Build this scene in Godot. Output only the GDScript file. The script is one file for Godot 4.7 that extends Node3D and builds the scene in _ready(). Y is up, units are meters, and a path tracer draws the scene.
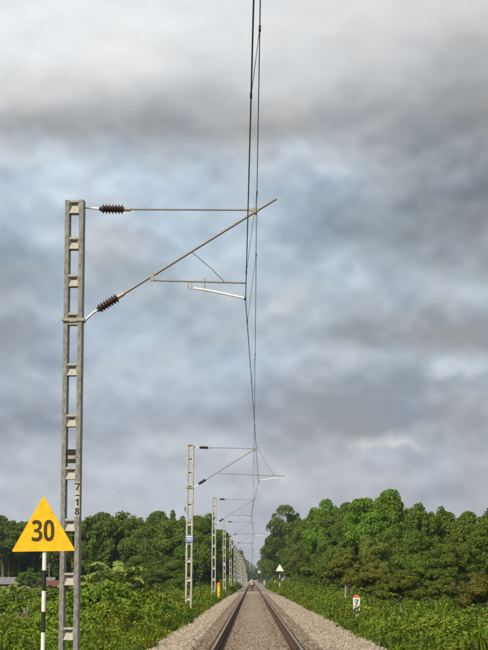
extends Node3D
# A straight single railway line under an overhead wire, woods on both sides, clouded daylight.
# Units are metres; y = 0 is the top of the rails, the line runs towards -z.

const EXPOSURE := 2.75
const TRACK_X := 0.1
const FIRST_MAST := -28.9
const SPAN := 54.0
const MASTS := 20
const MAST_X := -3.15

const FOG := 0.0001
const TREES := [
	["airy", 7.01, -78.0, 2.73, 1.25, "olive", "small olive-green tree with pale forked trunk right of the numbered post"],
	["airy", 9.76, -84.0, 2.23, 1.20, "olive", "low spreading olive tree between two small trees at right"],
	["airy", 10.20, -74.0, 2.48, 1.25, "rust", "brownish yellow-green small tree at the right edge of the picture"],
	["airy", 7.06, -98.0, 3.48, 1.10, "yellow", "slender yellow-green tree just behind the red-topped numbered post"],
	["airy", 10.56, -100.0, 3.50, 1.20, "mid", "small mid green tree behind the olive trees at right"],
	["airy", 6.82, -122.0, 4.39, 1.20, "yellow", "pale yellow-green tree left of the red-topped numbered post"],
	["airy", 6.30, -150.0, 4.19, 1.20, "mid", "small green tree beyond the creepers in the right wood's lower front"],
	["broad", 9.39, -128.0, 5.34, 0.90, "pale", "pale lime tree crown showing in front of the tall bright trees"],
	["broad", 12.18, -122.0, 5.48, 1.10, "mid", "rounded mid green tree below the bamboo tips at right"],
	["broad", 14.03, -115.0, 5.08, 1.10, "mid2", "rounded green tree above the low olive tree at right"],
	["broad", 15.46, -108.0, 5.54, 1.10, "mid", "green tree cut by the right edge of the picture"],
	["skirt", 9.52, -158.0, 7.70, 1.00, "dark", "dark leafy tree below the bright crowns in the right wood"],
	["skirt", 8.92, -190.0, 7.93, 1.00, "dark", "dark green tree left of the pale yellow-green tree"],
	["skirt", 13.00, -148.0, 6.82, 1.00, "mid2", "leafy tree filling the gap under the tall bright tree"],
	["skirt", 8.67, -240.0, 9.17, 1.00, "mid2", "bushy green tree beside the white triangular sign, right wood"],
	["skirt", 8.12, -300.0, 10.22, 0.90, "dark", "dark bushy tree directly behind the white triangular sign"],
	["skirt", 8.62, -325.0, 14.79, 0.80, "mid", "leafy tree closing the gap right of the deep green lumpy tree"],
	["broad", 11.98, -155.0, 10.29, 0.95, "bright", "tallest bright green tree of the right wood"],
	["broad", 11.56, -168.0, 10.27, 0.80, "bright", "bright green tree left of the tallest one in the right wood"],
	["broad", 11.63, -205.0, 11.46, 0.80, "mid", "green tree with rounded top between the bright crowns at right"],
	["broad", 10.64, -235.0, 13.25, 0.75, "bright", "bright green round-topped tree above the dark woods, right of centre"],
	["tall", 9.59, -300.0, 14.17, 1.00, "mid2", "tall green tree between the deep green lumpy tree and the bright round one"],
	["lumpy", 7.37, -370.0, 18.32, 0.95, "black", "deep green lumpy tree leaning towards the railway, right of the wires"],
	["tall", 6.36, -440.0, 15.58, 0.80, "dark", "dark narrow tree in front of the deep green lumpy tree's trackside"],
	["broad", 17.17, -178.0, 10.12, 0.80, "mid", "mid green tree right of the tallest bright tree"],
	["broad", 18.12, -160.0, 8.35, 1.00, "mid2", "wide green tree between the two bamboo clumps"],
	["broad", 19.88, -150.0, 8.05, 0.90, "mid", "green tree under the drooping bamboo at the right edge"],
	["bamboo", 16.02, -150.0, 9.22, 0.60, "mid", "bamboo clump with feathery tip rising over the right wood"],
	["bamboo", 19.01, -142.0, 8.67, 0.90, "mid2", "bamboo clump with drooping plumes at the right edge of the sky line"],
	["bamboo", 13.63, -185.0, 12.10, 0.45, "mid", "thin bamboo tip poking out beside the tallest bright tree"],
	["bamboo", 10.55, -190.0, 11.11, 0.70, "mid2", "bamboo sprays above the wood left of the tallest bright tree"],
	["bamboo", 15.23, -165.0, 10.23, 0.70, "mid", "bamboo sprays just right of the tallest bright tree"],
	["bamboo", 17.90, -150.0, 8.59, 0.80, "mid", "bamboo clump between the feathery tip and the right edge plumes"],
	["bamboo", 9.65, -250.0, 13.06, 0.60, "mid2", "bamboo tips left of the bright round-topped tree"],
	["bamboo", 20.09, -140.0, 8.49, 0.90, "mid", "bamboo plumes cut by the right edge of the picture"],
	["bamboo", -25.92, -250.0, 12.82, 0.80, "mid2", "bamboo sprays just right of the numbered mast"],
	["bamboo", -15.79, -236.0, 12.68, 0.70, "mid2", "bamboo sprays in the middle of the left wood's top"],
	["skirt", 12.30, -300.0, 13.63, 1.20, "mid", "@R"],
	["skirt", 14.32, -270.0, 12.96, 1.20, "mid2", "@R"],
	["skirt", 16.58, -250.0, 12.46, 1.20, "dark", "@R"],
	["skirt", 19.10, -240.0, 12.33, 1.20, "mid", "@R"],
	["skirt", 21.35, -230.0, 11.49, 1.20, "mid2", "@R"],
	["skirt", 23.85, -225.0, 10.48, 1.20, "dark", "@R"],
	["skirt", 26.22, -220.0, 9.90, 1.20, "mid", "@R"],
	["skirt", 28.48, -215.0, 9.98, 1.20, "mid2", "@R"],
	["skirt", 29.27, -200.0, 9.79, 1.20, "dark", "@R"],
	["skirt", 18.79, -400.0, 15.08, 1.60, "dark", "@R"],
	["skirt", 22.43, -380.0, 15.11, 1.60, "mid2", "@R"],
	["skirt", 26.29, -370.0, 15.21, 1.60, "mid", "@R"],
	["skirt", 30.35, -360.0, 15.07, 1.60, "dark", "@R"],
	["skirt", 34.14, -350.0, 14.29, 1.60, "mid2", "@R"],
	["skirt", 38.20, -345.0, 13.50, 1.60, "mid", "@R"],
	["skirt", 42.14, -340.0, 12.92, 1.60, "dark", "@R"],
	["skirt", 45.96, -335.0, 13.16, 1.60, "mid2", "@R"],
	["skirt", 49.25, -330.0, 13.39, 1.60, "mid", "@R"],
	["tall", 5.73, -560.0, 14.86, 0.75, "dark", "@RF"],
	["tall", 5.89, -700.0, 14.32, 0.75, "dark", "@RF"],
	["tall", 6.08, -880.0, 13.83, 0.75, "dark", "@RF"],
	["tall", 6.71, -620.0, 13.70, 0.75, "dark", "@RF"],
	["tall", 6.16, -1080.0, 13.30, 0.75, "dark", "@RF"],
	["tall", 10.04, -760.0, 12.70, 0.75, "dark", "@RF"],
	["tall", 13.93, -800.0, 13.26, 0.75, "dark", "@RF"],
	["tall", 17.72, -820.0, 12.57, 0.75, "dark", "@RF"],
	["tall", 22.45, -850.0, 12.95, 0.75, "dark", "@RF"],
	["tall", 27.87, -860.0, 13.08, 0.75, "dark", "@RF"],
	["broad", -39.17, -262.0, 12.98, 1.05, "dark", "dark round-topped tree at the left edge of the picture"],
	["skirt", -37.14, -268.0, 12.41, 1.05, "mid2", "@L"],
	["broad", -35.12, -275.0, 12.49, 1.05, "mid", "@L"],
	["skirt", -30.97, -265.0, 12.14, 1.05, "dark", "@L"],
	["broad", -27.78, -262.0, 12.66, 1.05, "mid2", "@L"],
	["broad", -24.88, -258.0, 13.13, 1.05, "dark", "dark rounded tree right of the numbered mast"],
	["skirt", -21.69, -250.0, 12.22, 1.05, "mid", "@L"],
	["broad", -18.89, -243.0, 12.83, 1.05, "mid", "leafy mid green tree beside the drooping bamboo, left wood"],
	["skirt", -16.49, -238.0, 12.05, 1.05, "bright2", "lighter green tree in the middle of the left wood"],
	["broad", -14.30, -235.0, 12.11, 1.05, "mid", "@L"],
	["tall", -12.44, -232.0, 12.14, 1.00, "mid2", "green tree just left of the mast with the blue plate"],
	["skirt", -10.30, -225.0, 11.30, 1.05, "mid2", "tree directly behind the mast with the blue plate"],
	["tall", -7.76, -222.0, 11.91, 1.00, "mid", "tall dark green tree right of the mast with the blue plate"],
	["skirt", -6.84, -232.0, 11.28, 1.05, "dark", "dark tree left of the third mast, end of the left wood"],
	["skirt", -12.86, -210.0, 6.00, 1.70, "dark", "@LU"],
	["skirt", -10.58, -205.0, 5.40, 1.70, "dark", "@LU"],
	["skirt", -15.10, -215.0, 5.85, 1.70, "dark", "@LU"],
	["skirt", -8.61, -205.0, 4.78, 1.70, "dark", "@LU"],
	["skirt", -17.69, -220.0, 5.46, 1.70, "dark", "@LU"],
	["skirt", -47.73, -330.0, 14.80, 1.30, "mid", "@L"],
	["skirt", -44.40, -335.0, 14.38, 1.30, "dark", "@L"],
	["skirt", -39.75, -330.0, 14.01, 1.30, "mid2", "@L"],
	["skirt", -35.64, -325.0, 14.62, 1.30, "mid", "@L"],
	["skirt", -32.61, -330.0, 15.39, 1.30, "dark", "@L"],
	["skirt", -28.53, -320.0, 14.63, 1.30, "mid2", "@L"],
	["skirt", -25.29, -318.0, 14.75, 1.30, "mid", "@L"],
	["skirt", -21.80, -312.0, 14.34, 1.30, "dark", "@L"],
	["skirt", -18.67, -310.0, 14.26, 1.30, "mid2", "@L"],
	["skirt", -15.06, -305.0, 14.20, 1.30, "mid", "@L"],
	["skirt", -11.92, -300.0, 14.16, 1.30, "dark", "@L"],
	["skirt", -7.20, -285.0, 10.82, 0.75, "dark", "@LF"],
	["skirt", -6.94, -330.0, 11.95, 0.75, "dark", "@LF"],
	["skirt", -7.03, -390.0, 13.49, 0.75, "dark", "@LF"],
	["skirt", -7.06, -470.0, 14.40, 0.75, "dark", "@LF"],
	["skirt", -6.84, -570.0, 15.26, 0.75, "dark", "@LF"],
	["skirt", -6.62, -690.0, 15.52, 0.75, "dark", "@LF"],
	["skirt", -6.04, -840.0, 15.35, 0.75, "dark", "@LF"],
	["skirt", -4.89, -1020.0, 13.82, 0.75, "dark", "@LF"],
	["skirt", -4.53, -1260.0, 15.07, 1.50, "mid2", "@FAR"],
	["skirt", -1.55, -1300.0, 13.03, 1.50, "mid2", "@FAR"],
	["skirt", 1.59, -1320.0, 12.42, 1.50, "mid2", "@FAR"],
	["skirt", 4.65, -1290.0, 13.82, 1.50, "mid2", "@FAR"],
	["skirt", -7.43, -1240.0, 16.62, 1.50, "mid2", "@FAR"],
	["skirt", 7.39, -1230.0, 15.60, 1.50, "mid2", "@FAR"],
	["bamboo", -20.95, -238.0, 13.34, 0.90, "mid", "bamboo clump with an arching plume over the left wood"],
	["bamboo", -12.44, -240.0, 13.48, 0.40, "mid", "thin bamboo tip above the left wood beside the blue-plated mast"],
	["broad", -32.11, -240.0, 4.69, 1.10, "bright2", "small round bright green tree in front of the hut"],
	["palm", -38.29, -262.0, 8.91, 1.00, "mid", "@P"],
	["palm", -36.98, -264.0, 8.48, 1.00, "mid", "@P"],
	["palm", -34.88, -266.0, 9.47, 1.00, "mid", "@P"],
	["palm", -31.81, -262.0, 8.28, 1.00, "mid", "@P"],
	["palm", -31.12, -264.0, 9.11, 1.00, "mid", "@P"],
	["palm", -29.88, -263.0, 8.61, 1.00, "mid", "@P"],
]
const BUSHES := [
	["bush", -5.69, -58.0, 1.75, 1.15, "leafy", "leafy shrub right of the numbered mast, beside the banana plants"],
	["bush", -5.50, -62.0, 2.00, 1.03, "leafy", "tall leafy shrub under the banana leaves"],
	["bush", -5.18, -66.0, 1.61, 1.15, "leaf2", "yellowish shrub below the longest banana leaf"],
	["bush", -4.77, -70.0, 1.33, 1.26, "leafy", "low green shrub left of the mast with the blue plate"],
	["bush", -4.66, -82.0, 1.35, 1.20, "leaf2", "low shrub at the foot of the left wood"],
	["bush", -4.41, -92.0, 1.35, 1.00, "leafy", "shrub growing beside the mast with the blue plate"],
	["bush", -5.26, -50.0, 1.11, 1.00, "leafy", "shrub at the foot of the numbered mast"],
	["bush", -5.50, -47.0, 0.88, 1.20, "leaf2", "bright shrub between the yellow sign and the numbered mast"],
	["bush", -6.17, -45.0, 0.76, 1.30, "leafy", "bright leafy shrub in the bottom left corner"],
	["bush", -7.58, -50.0, 1.04, 1.10, "leafy", "shrub cut by the left edge of the picture"],
	["bush", -4.32, -47.0, 0.68, 1.38, "leaf2", "bright shrub at the bottom, right of the numbered mast"],
	["bush", -3.88, -50.0, 0.38, 1.10, "leafy", "low shrub nearest the left ballast edge"],
	["bush", 4.21, -52.0, 0.41, 1.30, "leaf2", "creeper-covered mound nearest the right ballast edge"],
	["bush", 4.83, -50.0, 0.73, 1.30, "leafy", "green mound below the small olive trees"],
	["bush", 5.38, -48.0, 0.88, 1.40, "leaf2", "wide creeper mound at the bottom right"],
	["bush", 6.00, -47.0, 0.84, 1.30, "leafy", "creeper mound near the bottom right corner"],
	["bush", 7.09, -50.0, 0.71, 1.20, "leaf2", "creeper mound cut by the right edge"],
	["bush", 4.44, -62.0, 0.58, 1.20, "leafy", "creeper mound below the red-topped numbered post"],
	["bush", 5.75, -66.0, 0.79, 1.00, "dleaf", "dark shrub right of the red-topped numbered post"],
	["bush", 4.22, -76.0, 0.69, 1.00, "leafy", "shrub left of the red-topped numbered post"],
	["bush", 6.61, -64.0, 0.85, 1.20, "dleaf", "dark shrub under the low spreading olive tree"],
	["bush", 7.52, -60.0, 0.78, 1.20, "dleaf", "dark shrub under the brownish tree at right"],
	["bush", 4.30, -96.0, 0.77, 1.10, "leafy", "shrub at the edge of the right wood beyond the numbered post"],
	["bush", 4.30, -120.0, 0.84, 1.20, "leafy", "farther shrub at the edge of the right wood"],
	["bush", -21.74, -150.0, 1.98, 1.60, "leafy", "field shrub in front of the hut's brick wall"],
	["bush", -20.31, -160.0, 2.11, 1.50, "leaf2", "field shrub covering the hut's right half"],
	["bush", -17.78, -150.0, 1.98, 1.60, "leafy", "field shrub in front of the reddish shed"],
	["bush", -4.41, -52.0, 1.11, 1.15, "leaf2", "yellowish shrub in front of the banana plants"],
	["bush", -3.88, -58.0, 0.82, 1.15, "leafy", "green shrub spilling to the left ballast edge"],
	["bush", -6.90, -62.0, 1.48, 0.92, "leafy", "upright shrub behind the numbered mast"],
	["bush", -16.26, -110.0, 1.58, 1.20, "leafy", "shrub in the field before the hut, left edge"],
	["bush", -15.50, -120.0, 1.00, 1.20, "leaf2", "shrub in the field left of the striped sign post"],
	["bush", -12.43, -105.0, 1.03, 1.20, "leafy", "shrub in the field right of the striped sign post"],
	["bush", -11.78, -85.0, 0.75, 1.40, "leaf2", "low field shrub before the pale dry stalks"],
]

var rng := RandomNumberGenerator.new()
var noise := FastNoiseLite.new()
var used := {}
var mats := {}


# ---------------------------------------------------------------- mesh building
class Builder:
	var v := PackedVector3Array()
	var n := PackedVector3Array()
	var c := PackedColorArray()
	var t := PackedVector2Array()
	var i := PackedInt32Array()
	var tint := Color(1, 1, 1)

	func vert(p: Vector3, m: Vector3, uv := Vector2.ZERO) -> int:
		v.append(p)
		n.append(m)
		c.append(tint)
		t.append(uv)
		return v.size() - 1

	# corners counter-clockwise when seen from outside
	func tri(a: Vector3, b: Vector3, d: Vector3) -> void:
		var m := (b - a).cross(d - a).normalized()
		var k := vert(a, m)
		vert(b, m)
		vert(d, m)
		i.append_array(PackedInt32Array([k, k + 2, k + 1]))

	func quad(a: Vector3, b: Vector3, d: Vector3, e: Vector3) -> void:
		var m := (d - a).cross(e - b).normalized()
		var k := vert(a, m, Vector2(0, 1))
		vert(b, m, Vector2(1, 1))
		vert(d, m, Vector2(1, 0))
		vert(e, m, Vector2(0, 0))
		i.append_array(PackedInt32Array([k, k + 2, k + 1, k, k + 3, k + 2]))

	# a box with chamfered vertical and horizontal edges when ch > 0 along its z faces
	func box(at: Vector3, s: Vector3, turn := Basis()) -> void:
		var h := s * 0.5
		var p := []
		for k in 8:
			p.append(at + turn * Vector3(h.x if k & 1 else -h.x, h.y if k & 2 else -h.y, h.z if k & 4 else -h.z))
		quad(p[4], p[5], p[7], p[6])
		quad(p[1], p[0], p[2], p[3])
		quad(p[5], p[1], p[3], p[7])
		quad(p[0], p[4], p[6], p[2])
		quad(p[6], p[7], p[3], p[2])
		quad(p[0], p[1], p[5], p[4])

	func ring(at: Vector3, side: Vector3, up: Vector3, r: float, sides: int, slope := Vector3.ZERO) -> int:
		var k := v.size()
		for s in sides + 1:
			var a := TAU * s / sides
			var o := side * cos(a) + up * sin(a)
			vert(at + o * r, (o + slope).normalized(), Vector2(float(s) / sides, 0))
		return k

	func join(a: int, b: int, sides: int) -> void:
		for s in sides:
			i.append_array(PackedInt32Array([a + s, a + s + 1, b + s, a + s + 1, b + s + 1, b + s]))

	func cap(at: Vector3, m: Vector3, first: int, sides: int, flip: bool) -> void:
		var k := vert(at, m)
		for s in sides + 1:
			vert(v[first + s], m)
		for s in sides:
			if not flip:
				i.append_array(PackedInt32Array([k, k + 2 + s, k + 1 + s]))
			else:
				i.append_array(PackedInt32Array([k, k + 1 + s, k + 2 + s]))

	# a round bar through the points, one radius for each
	func tube(points: Array, radii: Array, sides := 8, caps := true) -> void:
		var last := -1
		var side := Vector3.ZERO
		for k in points.size():
			var d: Vector3 = (points[mini(k + 1, points.size() - 1)] - points[maxi(k - 1, 0)]).normalized()
			if k == 0:
				side = d.cross(Vector3.UP if absf(d.y) < 0.9 else Vector3.RIGHT).normalized()
			else:
				side = (side - d * side.dot(d)).normalized()
			var up := side.cross(d)
			var r := ring(points[k], side, up, radii[k], sides)
			if last >= 0:
				join(last, r, sides)
			elif caps:
				cap(points[k], -d, r, sides, false)
			if k == points.size() - 1 and caps:
				cap(points[k], d, r, sides, true)
			last = r

	# rings of a turned shape along the axis a -> b; profile holds [share of the length, radius]
	func lathe(a: Vector3, b: Vector3, profile: Array, sides := 14) -> void:
		var d := (b - a).normalized()
		var side := d.cross(Vector3.UP if absf(d.y) < 0.9 else Vector3.RIGHT).normalized()
		var up := side.cross(d)
		var last := -1
		for k in profile.size():
			var p: Array = profile[k]
			var q: Array = profile[mini(k + 1, profile.size() - 1)]
			var o: Array = profile[maxi(k - 1, 0)]
			var along: float = (q[0] - o[0]) * (b - a).length()
			var rise: float = q[1] - o[1]
			var slope := Vector3.ZERO if absf(along) < 1e-5 else -d * clampf(rise / along, -2.0, 2.0)
			var r := ring(a.lerp(b, p[0]), side, up, p[1], sides, slope)
			if last >= 0:
				join(last, r, sides)
			last = r

	# one leaf: a folded lozenge
	func leaf(p: Vector3, along: Vector3, m: Vector3, long: float, wide: float, col: Color) -> void:
		var side := along.cross(m).normalized() * wide * 0.5
		var mid := p + along * long * 0.42 + m * long * 0.06
		var tip := p + along * long - m * long * 0.08
		var k := v.size()
		v.append_array(PackedVector3Array([p, mid + side, tip, mid - side]))
		var a := (m + side * (0.9 / wide)).normalized()
		var b := (m - side * (0.9 / wide)).normalized()
		n.append_array(PackedVector3Array([m, a, m, b]))
		c.append_array(PackedColorArray([col, col, col, col]))
		t.append_array(PackedVector2Array([Vector2(0.5, 0), Vector2(1, 0.5), Vector2(0.5, 1), Vector2(0, 0.5)]))
		i.append_array(PackedInt32Array([k, k + 2, k + 1, k, k + 3, k + 2]))

	func done() -> ArrayMesh:
		var a := []
		a.resize(Mesh.ARRAY_MAX)
		a[Mesh.ARRAY_VERTEX] = v
		a[Mesh.ARRAY_NORMAL] = n
		a[Mesh.ARRAY_COLOR] = c
		a[Mesh.ARRAY_TEX_UV] = t
		a[Mesh.ARRAY_INDEX] = i
		var m := ArrayMesh.new()
		m.add_surface_from_arrays(Mesh.PRIMITIVE_TRIANGLES, a)
		return m


# ---------------------------------------------------------------- naming
func numbered(called: String) -> String:
	var k: int = used.get(called, 0)
	used[called] = k + 1
	return called if k == 0 else "%s_%03d" % [called, k]


func thing(called: String, label: String, category: String, at := Vector3.ZERO, group := "") -> Node3D:
	var o := Node3D.new()
	o.name = numbered(called)
	add_child(o)
	o.position = at
	o.set_meta("label", label)
	o.set_meta("category", category)
	if group:
		o.set_meta("group", group)
	return o


func part(parent: Node3D, called: String, mesh: Mesh, m: Material, at := Vector3.ZERO, turn := Basis()) -> MeshInstance3D:
	var o := MeshInstance3D.new()
	o.name = called
	o.mesh = mesh
	o.material_override = m
	o.transform = Transform3D(turn, at)
	parent.add_child(o, true)
	return o


func setting(called: String, mesh: Mesh, m: Material, parent: Node3D = null) -> MeshInstance3D:
	var o := part(self if parent == null else parent, called, mesh, m)
	o.set_meta("kind", "structure")
	return o


# ---------------------------------------------------------------- materials
# colours are given as linear base colours
func lin(r: float, g: float, b: float) -> Color:
	return Color(r, g, b).linear_to_srgb()


func plain(r: float, g: float, b: float, rough := 0.8, metal := 0.0) -> StandardMaterial3D:
	var m := StandardMaterial3D.new()
	m.albedo_color = lin(r, g, b)
	m.roughness = rough
	m.metallic = metal
	m.metallic_specular = 0.4
	return m


func noise_texture(sd: int, freq: float, ramp: Array, size := 512, octaves := 5) -> NoiseTexture2D:
	var f := FastNoiseLite.new()
	f.seed = sd
	f.noise_type = FastNoiseLite.TYPE_SIMPLEX_SMOOTH
	f.frequency = freq
	f.fractal_octaves = octaves
	var x := NoiseTexture2D.new()
	x.width = size
	x.height = size
	x.seamless = true
	x.noise = f
	if ramp.size():
		var g := Gradient.new()
		var offs := PackedFloat32Array()
		var cols := PackedColorArray()
		for r in ramp:
			offs.append(r[0])
			cols.append(lin(r[1], r[2], r[3]))
		g.offsets = offs
		g.colors = cols
		x.color_ramp = g
	return x


# grainy: colour from noise in world space, with fine relief
func grainy(sd: int, ramp: Array, freq: float, scale: Vector3, rough := 0.85, relief := 0.0, metal := 0.0, world := true) -> StandardMaterial3D:
	var m := StandardMaterial3D.new()
	m.albedo_texture = noise_texture(sd, freq, ramp)
	m.uv1_triplanar = true
	m.uv1_world_triplanar = world
	m.uv1_scale = scale
	m.roughness = rough
	m.metallic = metal
	m.metallic_specular = 0.35
	if relief > 0.0:
		m.heightmap_enabled = true
		m.heightmap_scale = relief
		m.heightmap_texture = noise_texture(sd + 7, freq * 4.0, [])
	return m


func leafy(r: float, g: float, b: float, shine := 0.3) -> StandardMaterial3D:
	var m := StandardMaterial3D.new()
	m.albedo_color = lin(r, g, b)
	m.vertex_color_use_as_albedo = true
	m.roughness = 0.55
	m.metallic_specular = shine
	m.backlight_enabled = true
	m.backlight = Color(0.62, 0.62, 0.30)
	m.cull_mode = BaseMaterial3D.CULL_DISABLED
	return m


func make_materials() -> void:
	mats.batten = grainy(4, [[0.0, 0.18, 0.165, 0.135], [0.4, 0.34, 0.325, 0.29], [1.0, 0.44, 0.425, 0.39]], 0.02, Vector3(2.4, 2.4, 2.4), 0.62)  # paler than the nearest mast: sky light on the sills painted into the colour
	mats.pale_mast = grainy(6, [[0.0, 0.17, 0.15, 0.115], [0.3, 0.33, 0.318, 0.28], [0.6, 0.43, 0.42, 0.385], [1.0, 0.50, 0.49, 0.46]], 0.012, Vector3(2.4, 0.55, 2.4), 0.62)
	mats.mast = grainy(3, [[0.0, 0.075, 0.064, 0.052], [0.3, 0.155, 0.149, 0.135], [0.5, 0.205, 0.201, 0.19], [0.75, 0.25, 0.247, 0.238], [1.0, 0.30, 0.298, 0.29]], 0.016, Vector3(1.8, 0.8, 1.8), 0.62, 0.12, 0.0)
	mats.steel = grainy(5, [[0.0, 0.11, 0.104, 0.095], [0.5, 0.23, 0.227, 0.218], [1.0, 0.31, 0.308, 0.30]], 0.02, Vector3(3, 3, 3), 0.5, 0.0, 0.25)
	mats.fitting = plain(0.33, 0.30, 0.25, 0.5, 0.3)
	mats.aluminium = plain(0.78, 0.78, 0.77, 0.35, 0.15)
	mats.porcelain = plain(0.035, 0.014, 0.011, 0.22)
	mats.porcelain.metallic_specular = 0.6
	mats.wire = plain(0.045, 0.043, 0.042, 0.55, 0.3)
	mats.black = plain(0.018, 0.017, 0.016, 0.6)
	mats.white = grainy(9, [[0.0, 0.42, 0.40, 0.35], [0.35, 0.68, 0.66, 0.60], [1.0, 0.80, 0.79, 0.75]], 0.02, Vector3(2, 1, 2), 0.6)
	mats.yellow = grainy(11, [[0.0, 0.55, 0.30, 0.012], [0.3, 0.74, 0.42, 0.012], [0.6, 0.78, 0.455, 0.012], [1.0, 0.80, 0.48, 0.02]], 0.012, Vector3(0.9, 0.9, 0.9), 0.45)
	mats.lettering = plain(0.045, 0.032, 0.006, 0.6)
	mats.blue = plain(0.16, 0.26, 0.52, 0.5)
	mats.red = grainy(13, [[0.0, 0.30, 0.05, 0.03], [0.5, 0.50, 0.10, 0.06], [1.0, 0.55, 0.16, 0.11]], 0.02, Vector3(3, 3, 3), 0.7)
	mats.orange = plain(0.75, 0.20, 0.02, 0.6)
	mats.post_yellow = plain(0.75, 0.50, 0.03, 0.6)
	mats.rail = grainy(15, [[0.0, 0.040, 0.022, 0.014], [0.5, 0.070, 0.040, 0.025], [1.0, 0.105, 0.062, 0.040]], 0.02, Vector3(2, 2, 0.6), 0.75, 0.08)
	mats.rail_head = plain(0.19, 0.145, 0.115, 0.7)
	mats.sleeper = grainy(17, [[0.0, 0.11, 0.08, 0.056], [0.45, 0.21, 0.175, 0.135], [1.0, 0.33, 0.29, 0.235]], 0.03, Vector3(1.2, 1.2, 1.2), 0.9, 0.3)
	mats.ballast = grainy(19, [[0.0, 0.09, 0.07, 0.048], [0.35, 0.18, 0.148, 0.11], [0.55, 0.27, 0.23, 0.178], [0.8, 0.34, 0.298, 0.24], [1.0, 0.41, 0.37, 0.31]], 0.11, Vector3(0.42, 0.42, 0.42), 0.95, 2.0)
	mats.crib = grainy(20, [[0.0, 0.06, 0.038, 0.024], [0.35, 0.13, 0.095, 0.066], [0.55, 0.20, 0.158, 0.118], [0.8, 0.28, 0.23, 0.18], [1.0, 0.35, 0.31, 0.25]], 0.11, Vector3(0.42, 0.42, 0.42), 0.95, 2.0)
	mats.stone = StandardMaterial3D.new()
	mats.stone.vertex_color_use_as_albedo = true
	mats.stone.roughness = 0.9
	mats.stone.metallic_specular = 0.3
	mats.ground = grainy(21, [[0.0, 0.045, 0.036, 0.018], [0.35, 0.06, 0.062, 0.02], [0.55, 0.055, 0.085, 0.018], [0.8, 0.07, 0.11, 0.022], [1.0, 0.12, 0.12, 0.04]], 0.02, Vector3(0.11, 0.11, 0.11), 0.95, 4.0)
	mats.bark = grainy(23, [[0.0, 0.05, 0.04, 0.03], [0.5, 0.13, 0.11, 0.085], [1.0, 0.24, 0.21, 0.17]], 0.03, Vector3(1.5, 0.5, 1.5), 0.9, 1.0)
	mats.pale_bark = grainy(25, [[0.0, 0.16, 0.13, 0.10], [0.5, 0.30, 0.265, 0.21], [1.0, 0.42, 0.38, 0.32]], 0.03, Vector3(2, 0.7, 2), 0.9, 0.6)
	mats.culm = plain(0.13, 0.15, 0.04, 0.6)
	mats.roof = grainy(27, [[0.0, 0.10, 0.095, 0.10], [0.5, 0.17, 0.165, 0.175], [1.0, 0.24, 0.235, 0.25]], 0.02, Vector3(0.3, 0.3, 0.3), 0.7)
	mats.wall = grainy(29, [[0.0, 0.14, 0.075, 0.05], [0.5, 0.26, 0.135, 0.09], [1.0, 0.34, 0.20, 0.14]], 0.03, Vector3(0.5, 0.5, 0.5), 0.9)
	mats.old_white = grainy(31, [[0.0, 0.22, 0.21, 0.17], [0.4, 0.45, 0.44, 0.39], [1.0, 0.58, 0.57, 0.52]], 0.02, Vector3(0.5, 0.5, 0.5), 0.9)
	mats.shed_roof = plain(0.13, 0.055, 0.045, 0.8)
	mats.dark_wood = plain(0.05, 0.035, 0.025, 0.9)
	mats.bright = leafy(0.115, 0.215, 0.014)
	mats.bright2 = leafy(0.098, 0.180, 0.014)
	mats.pale = leafy(0.165, 0.205, 0.030)
	mats.mid = leafy(0.094, 0.154, 0.012)
	mats.mid2 = leafy(0.104, 0.144, 0.012)
	mats.dark = leafy(0.094, 0.150, 0.012)
	mats.black_leaf = leafy(0.080, 0.126, 0.012)
	mats.yellow_leaf = leafy(0.140, 0.155, 0.015)
	mats.olive = leafy(0.108, 0.132, 0.013)
	mats.rust = leafy(0.128, 0.124, 0.014)
	mats.leafy = leafy(0.128, 0.205, 0.013)
	mats.leaf2 = leafy(0.175, 0.215, 0.016)
	mats.dleaf = leafy(0.112, 0.182, 0.012)
	mats.banana = leafy(0.19, 0.24, 0.04, 0.4)
	mats.skin = plain(0.25, 0.13, 0.08, 0.6)
	mats.shirt = plain(0.36, 0.36, 0.37, 0.85)
	mats.shirt2 = plain(0.55, 0.30, 0.20, 0.85)
	mats.trousers = plain(0.035, 0.033, 0.04, 0.85)
	mats.hair = plain(0.012, 0.010, 0.009, 0.5)


# ---------------------------------------------------------------- sky
# Lightness of the clouds towards the woods, in rows of three degrees or so from high to low; warped and broken up by noise.
const CLOUD := [
	[233, 235, 235, 233, 229, 223, 221, 217, 211],
	[236, 237, 235, 232, 228, 222, 216, 208, 196],
	[233, 233, 229, 225, 221, 215, 207, 195, 181],
	[212, 208, 202, 198, 202, 204, 192, 178, 164],
	[172, 168, 166, 168, 172, 172, 166, 158, 150],
	[198, 196, 188, 186, 188, 195, 179, 155, 150],
	[202, 206, 204, 202, 200, 195, 183, 155, 147],
	[197, 202, 199, 199, 199, 174, 164, 156, 149],
	[183, 193, 197, 197, 197, 172, 160, 158, 154],
	[174, 186, 188, 194, 198, 183, 189, 179, 169],
	[179, 185, 187, 195, 193, 188, 186, 184, 184],
	[170, 182, 188, 192, 192, 185, 167, 155, 153],
	[172, 184, 192, 192, 192, 185, 177, 183, 181],
	[179, 185, 187, 187, 183, 170, 164, 168, 170],
	[168, 172, 178, 182, 178, 165, 161, 165, 171],
	[179, 183, 187, 189, 187, 185, 185, 181, 179],
	[189, 191, 193, 193, 191, 189, 185, 181, 179],
	[190, 192, 192, 192, 188, 184, 182, 178, 176],
	[187, 189, 189, 189, 185, 183, 181, 177, 175],
]
const BLUE := [4, 3, 4, 4, 9, 20, 26, 28, 27, 25, 24, 23, 23, 24, 25, 20, 15, 15, 16]
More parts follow.
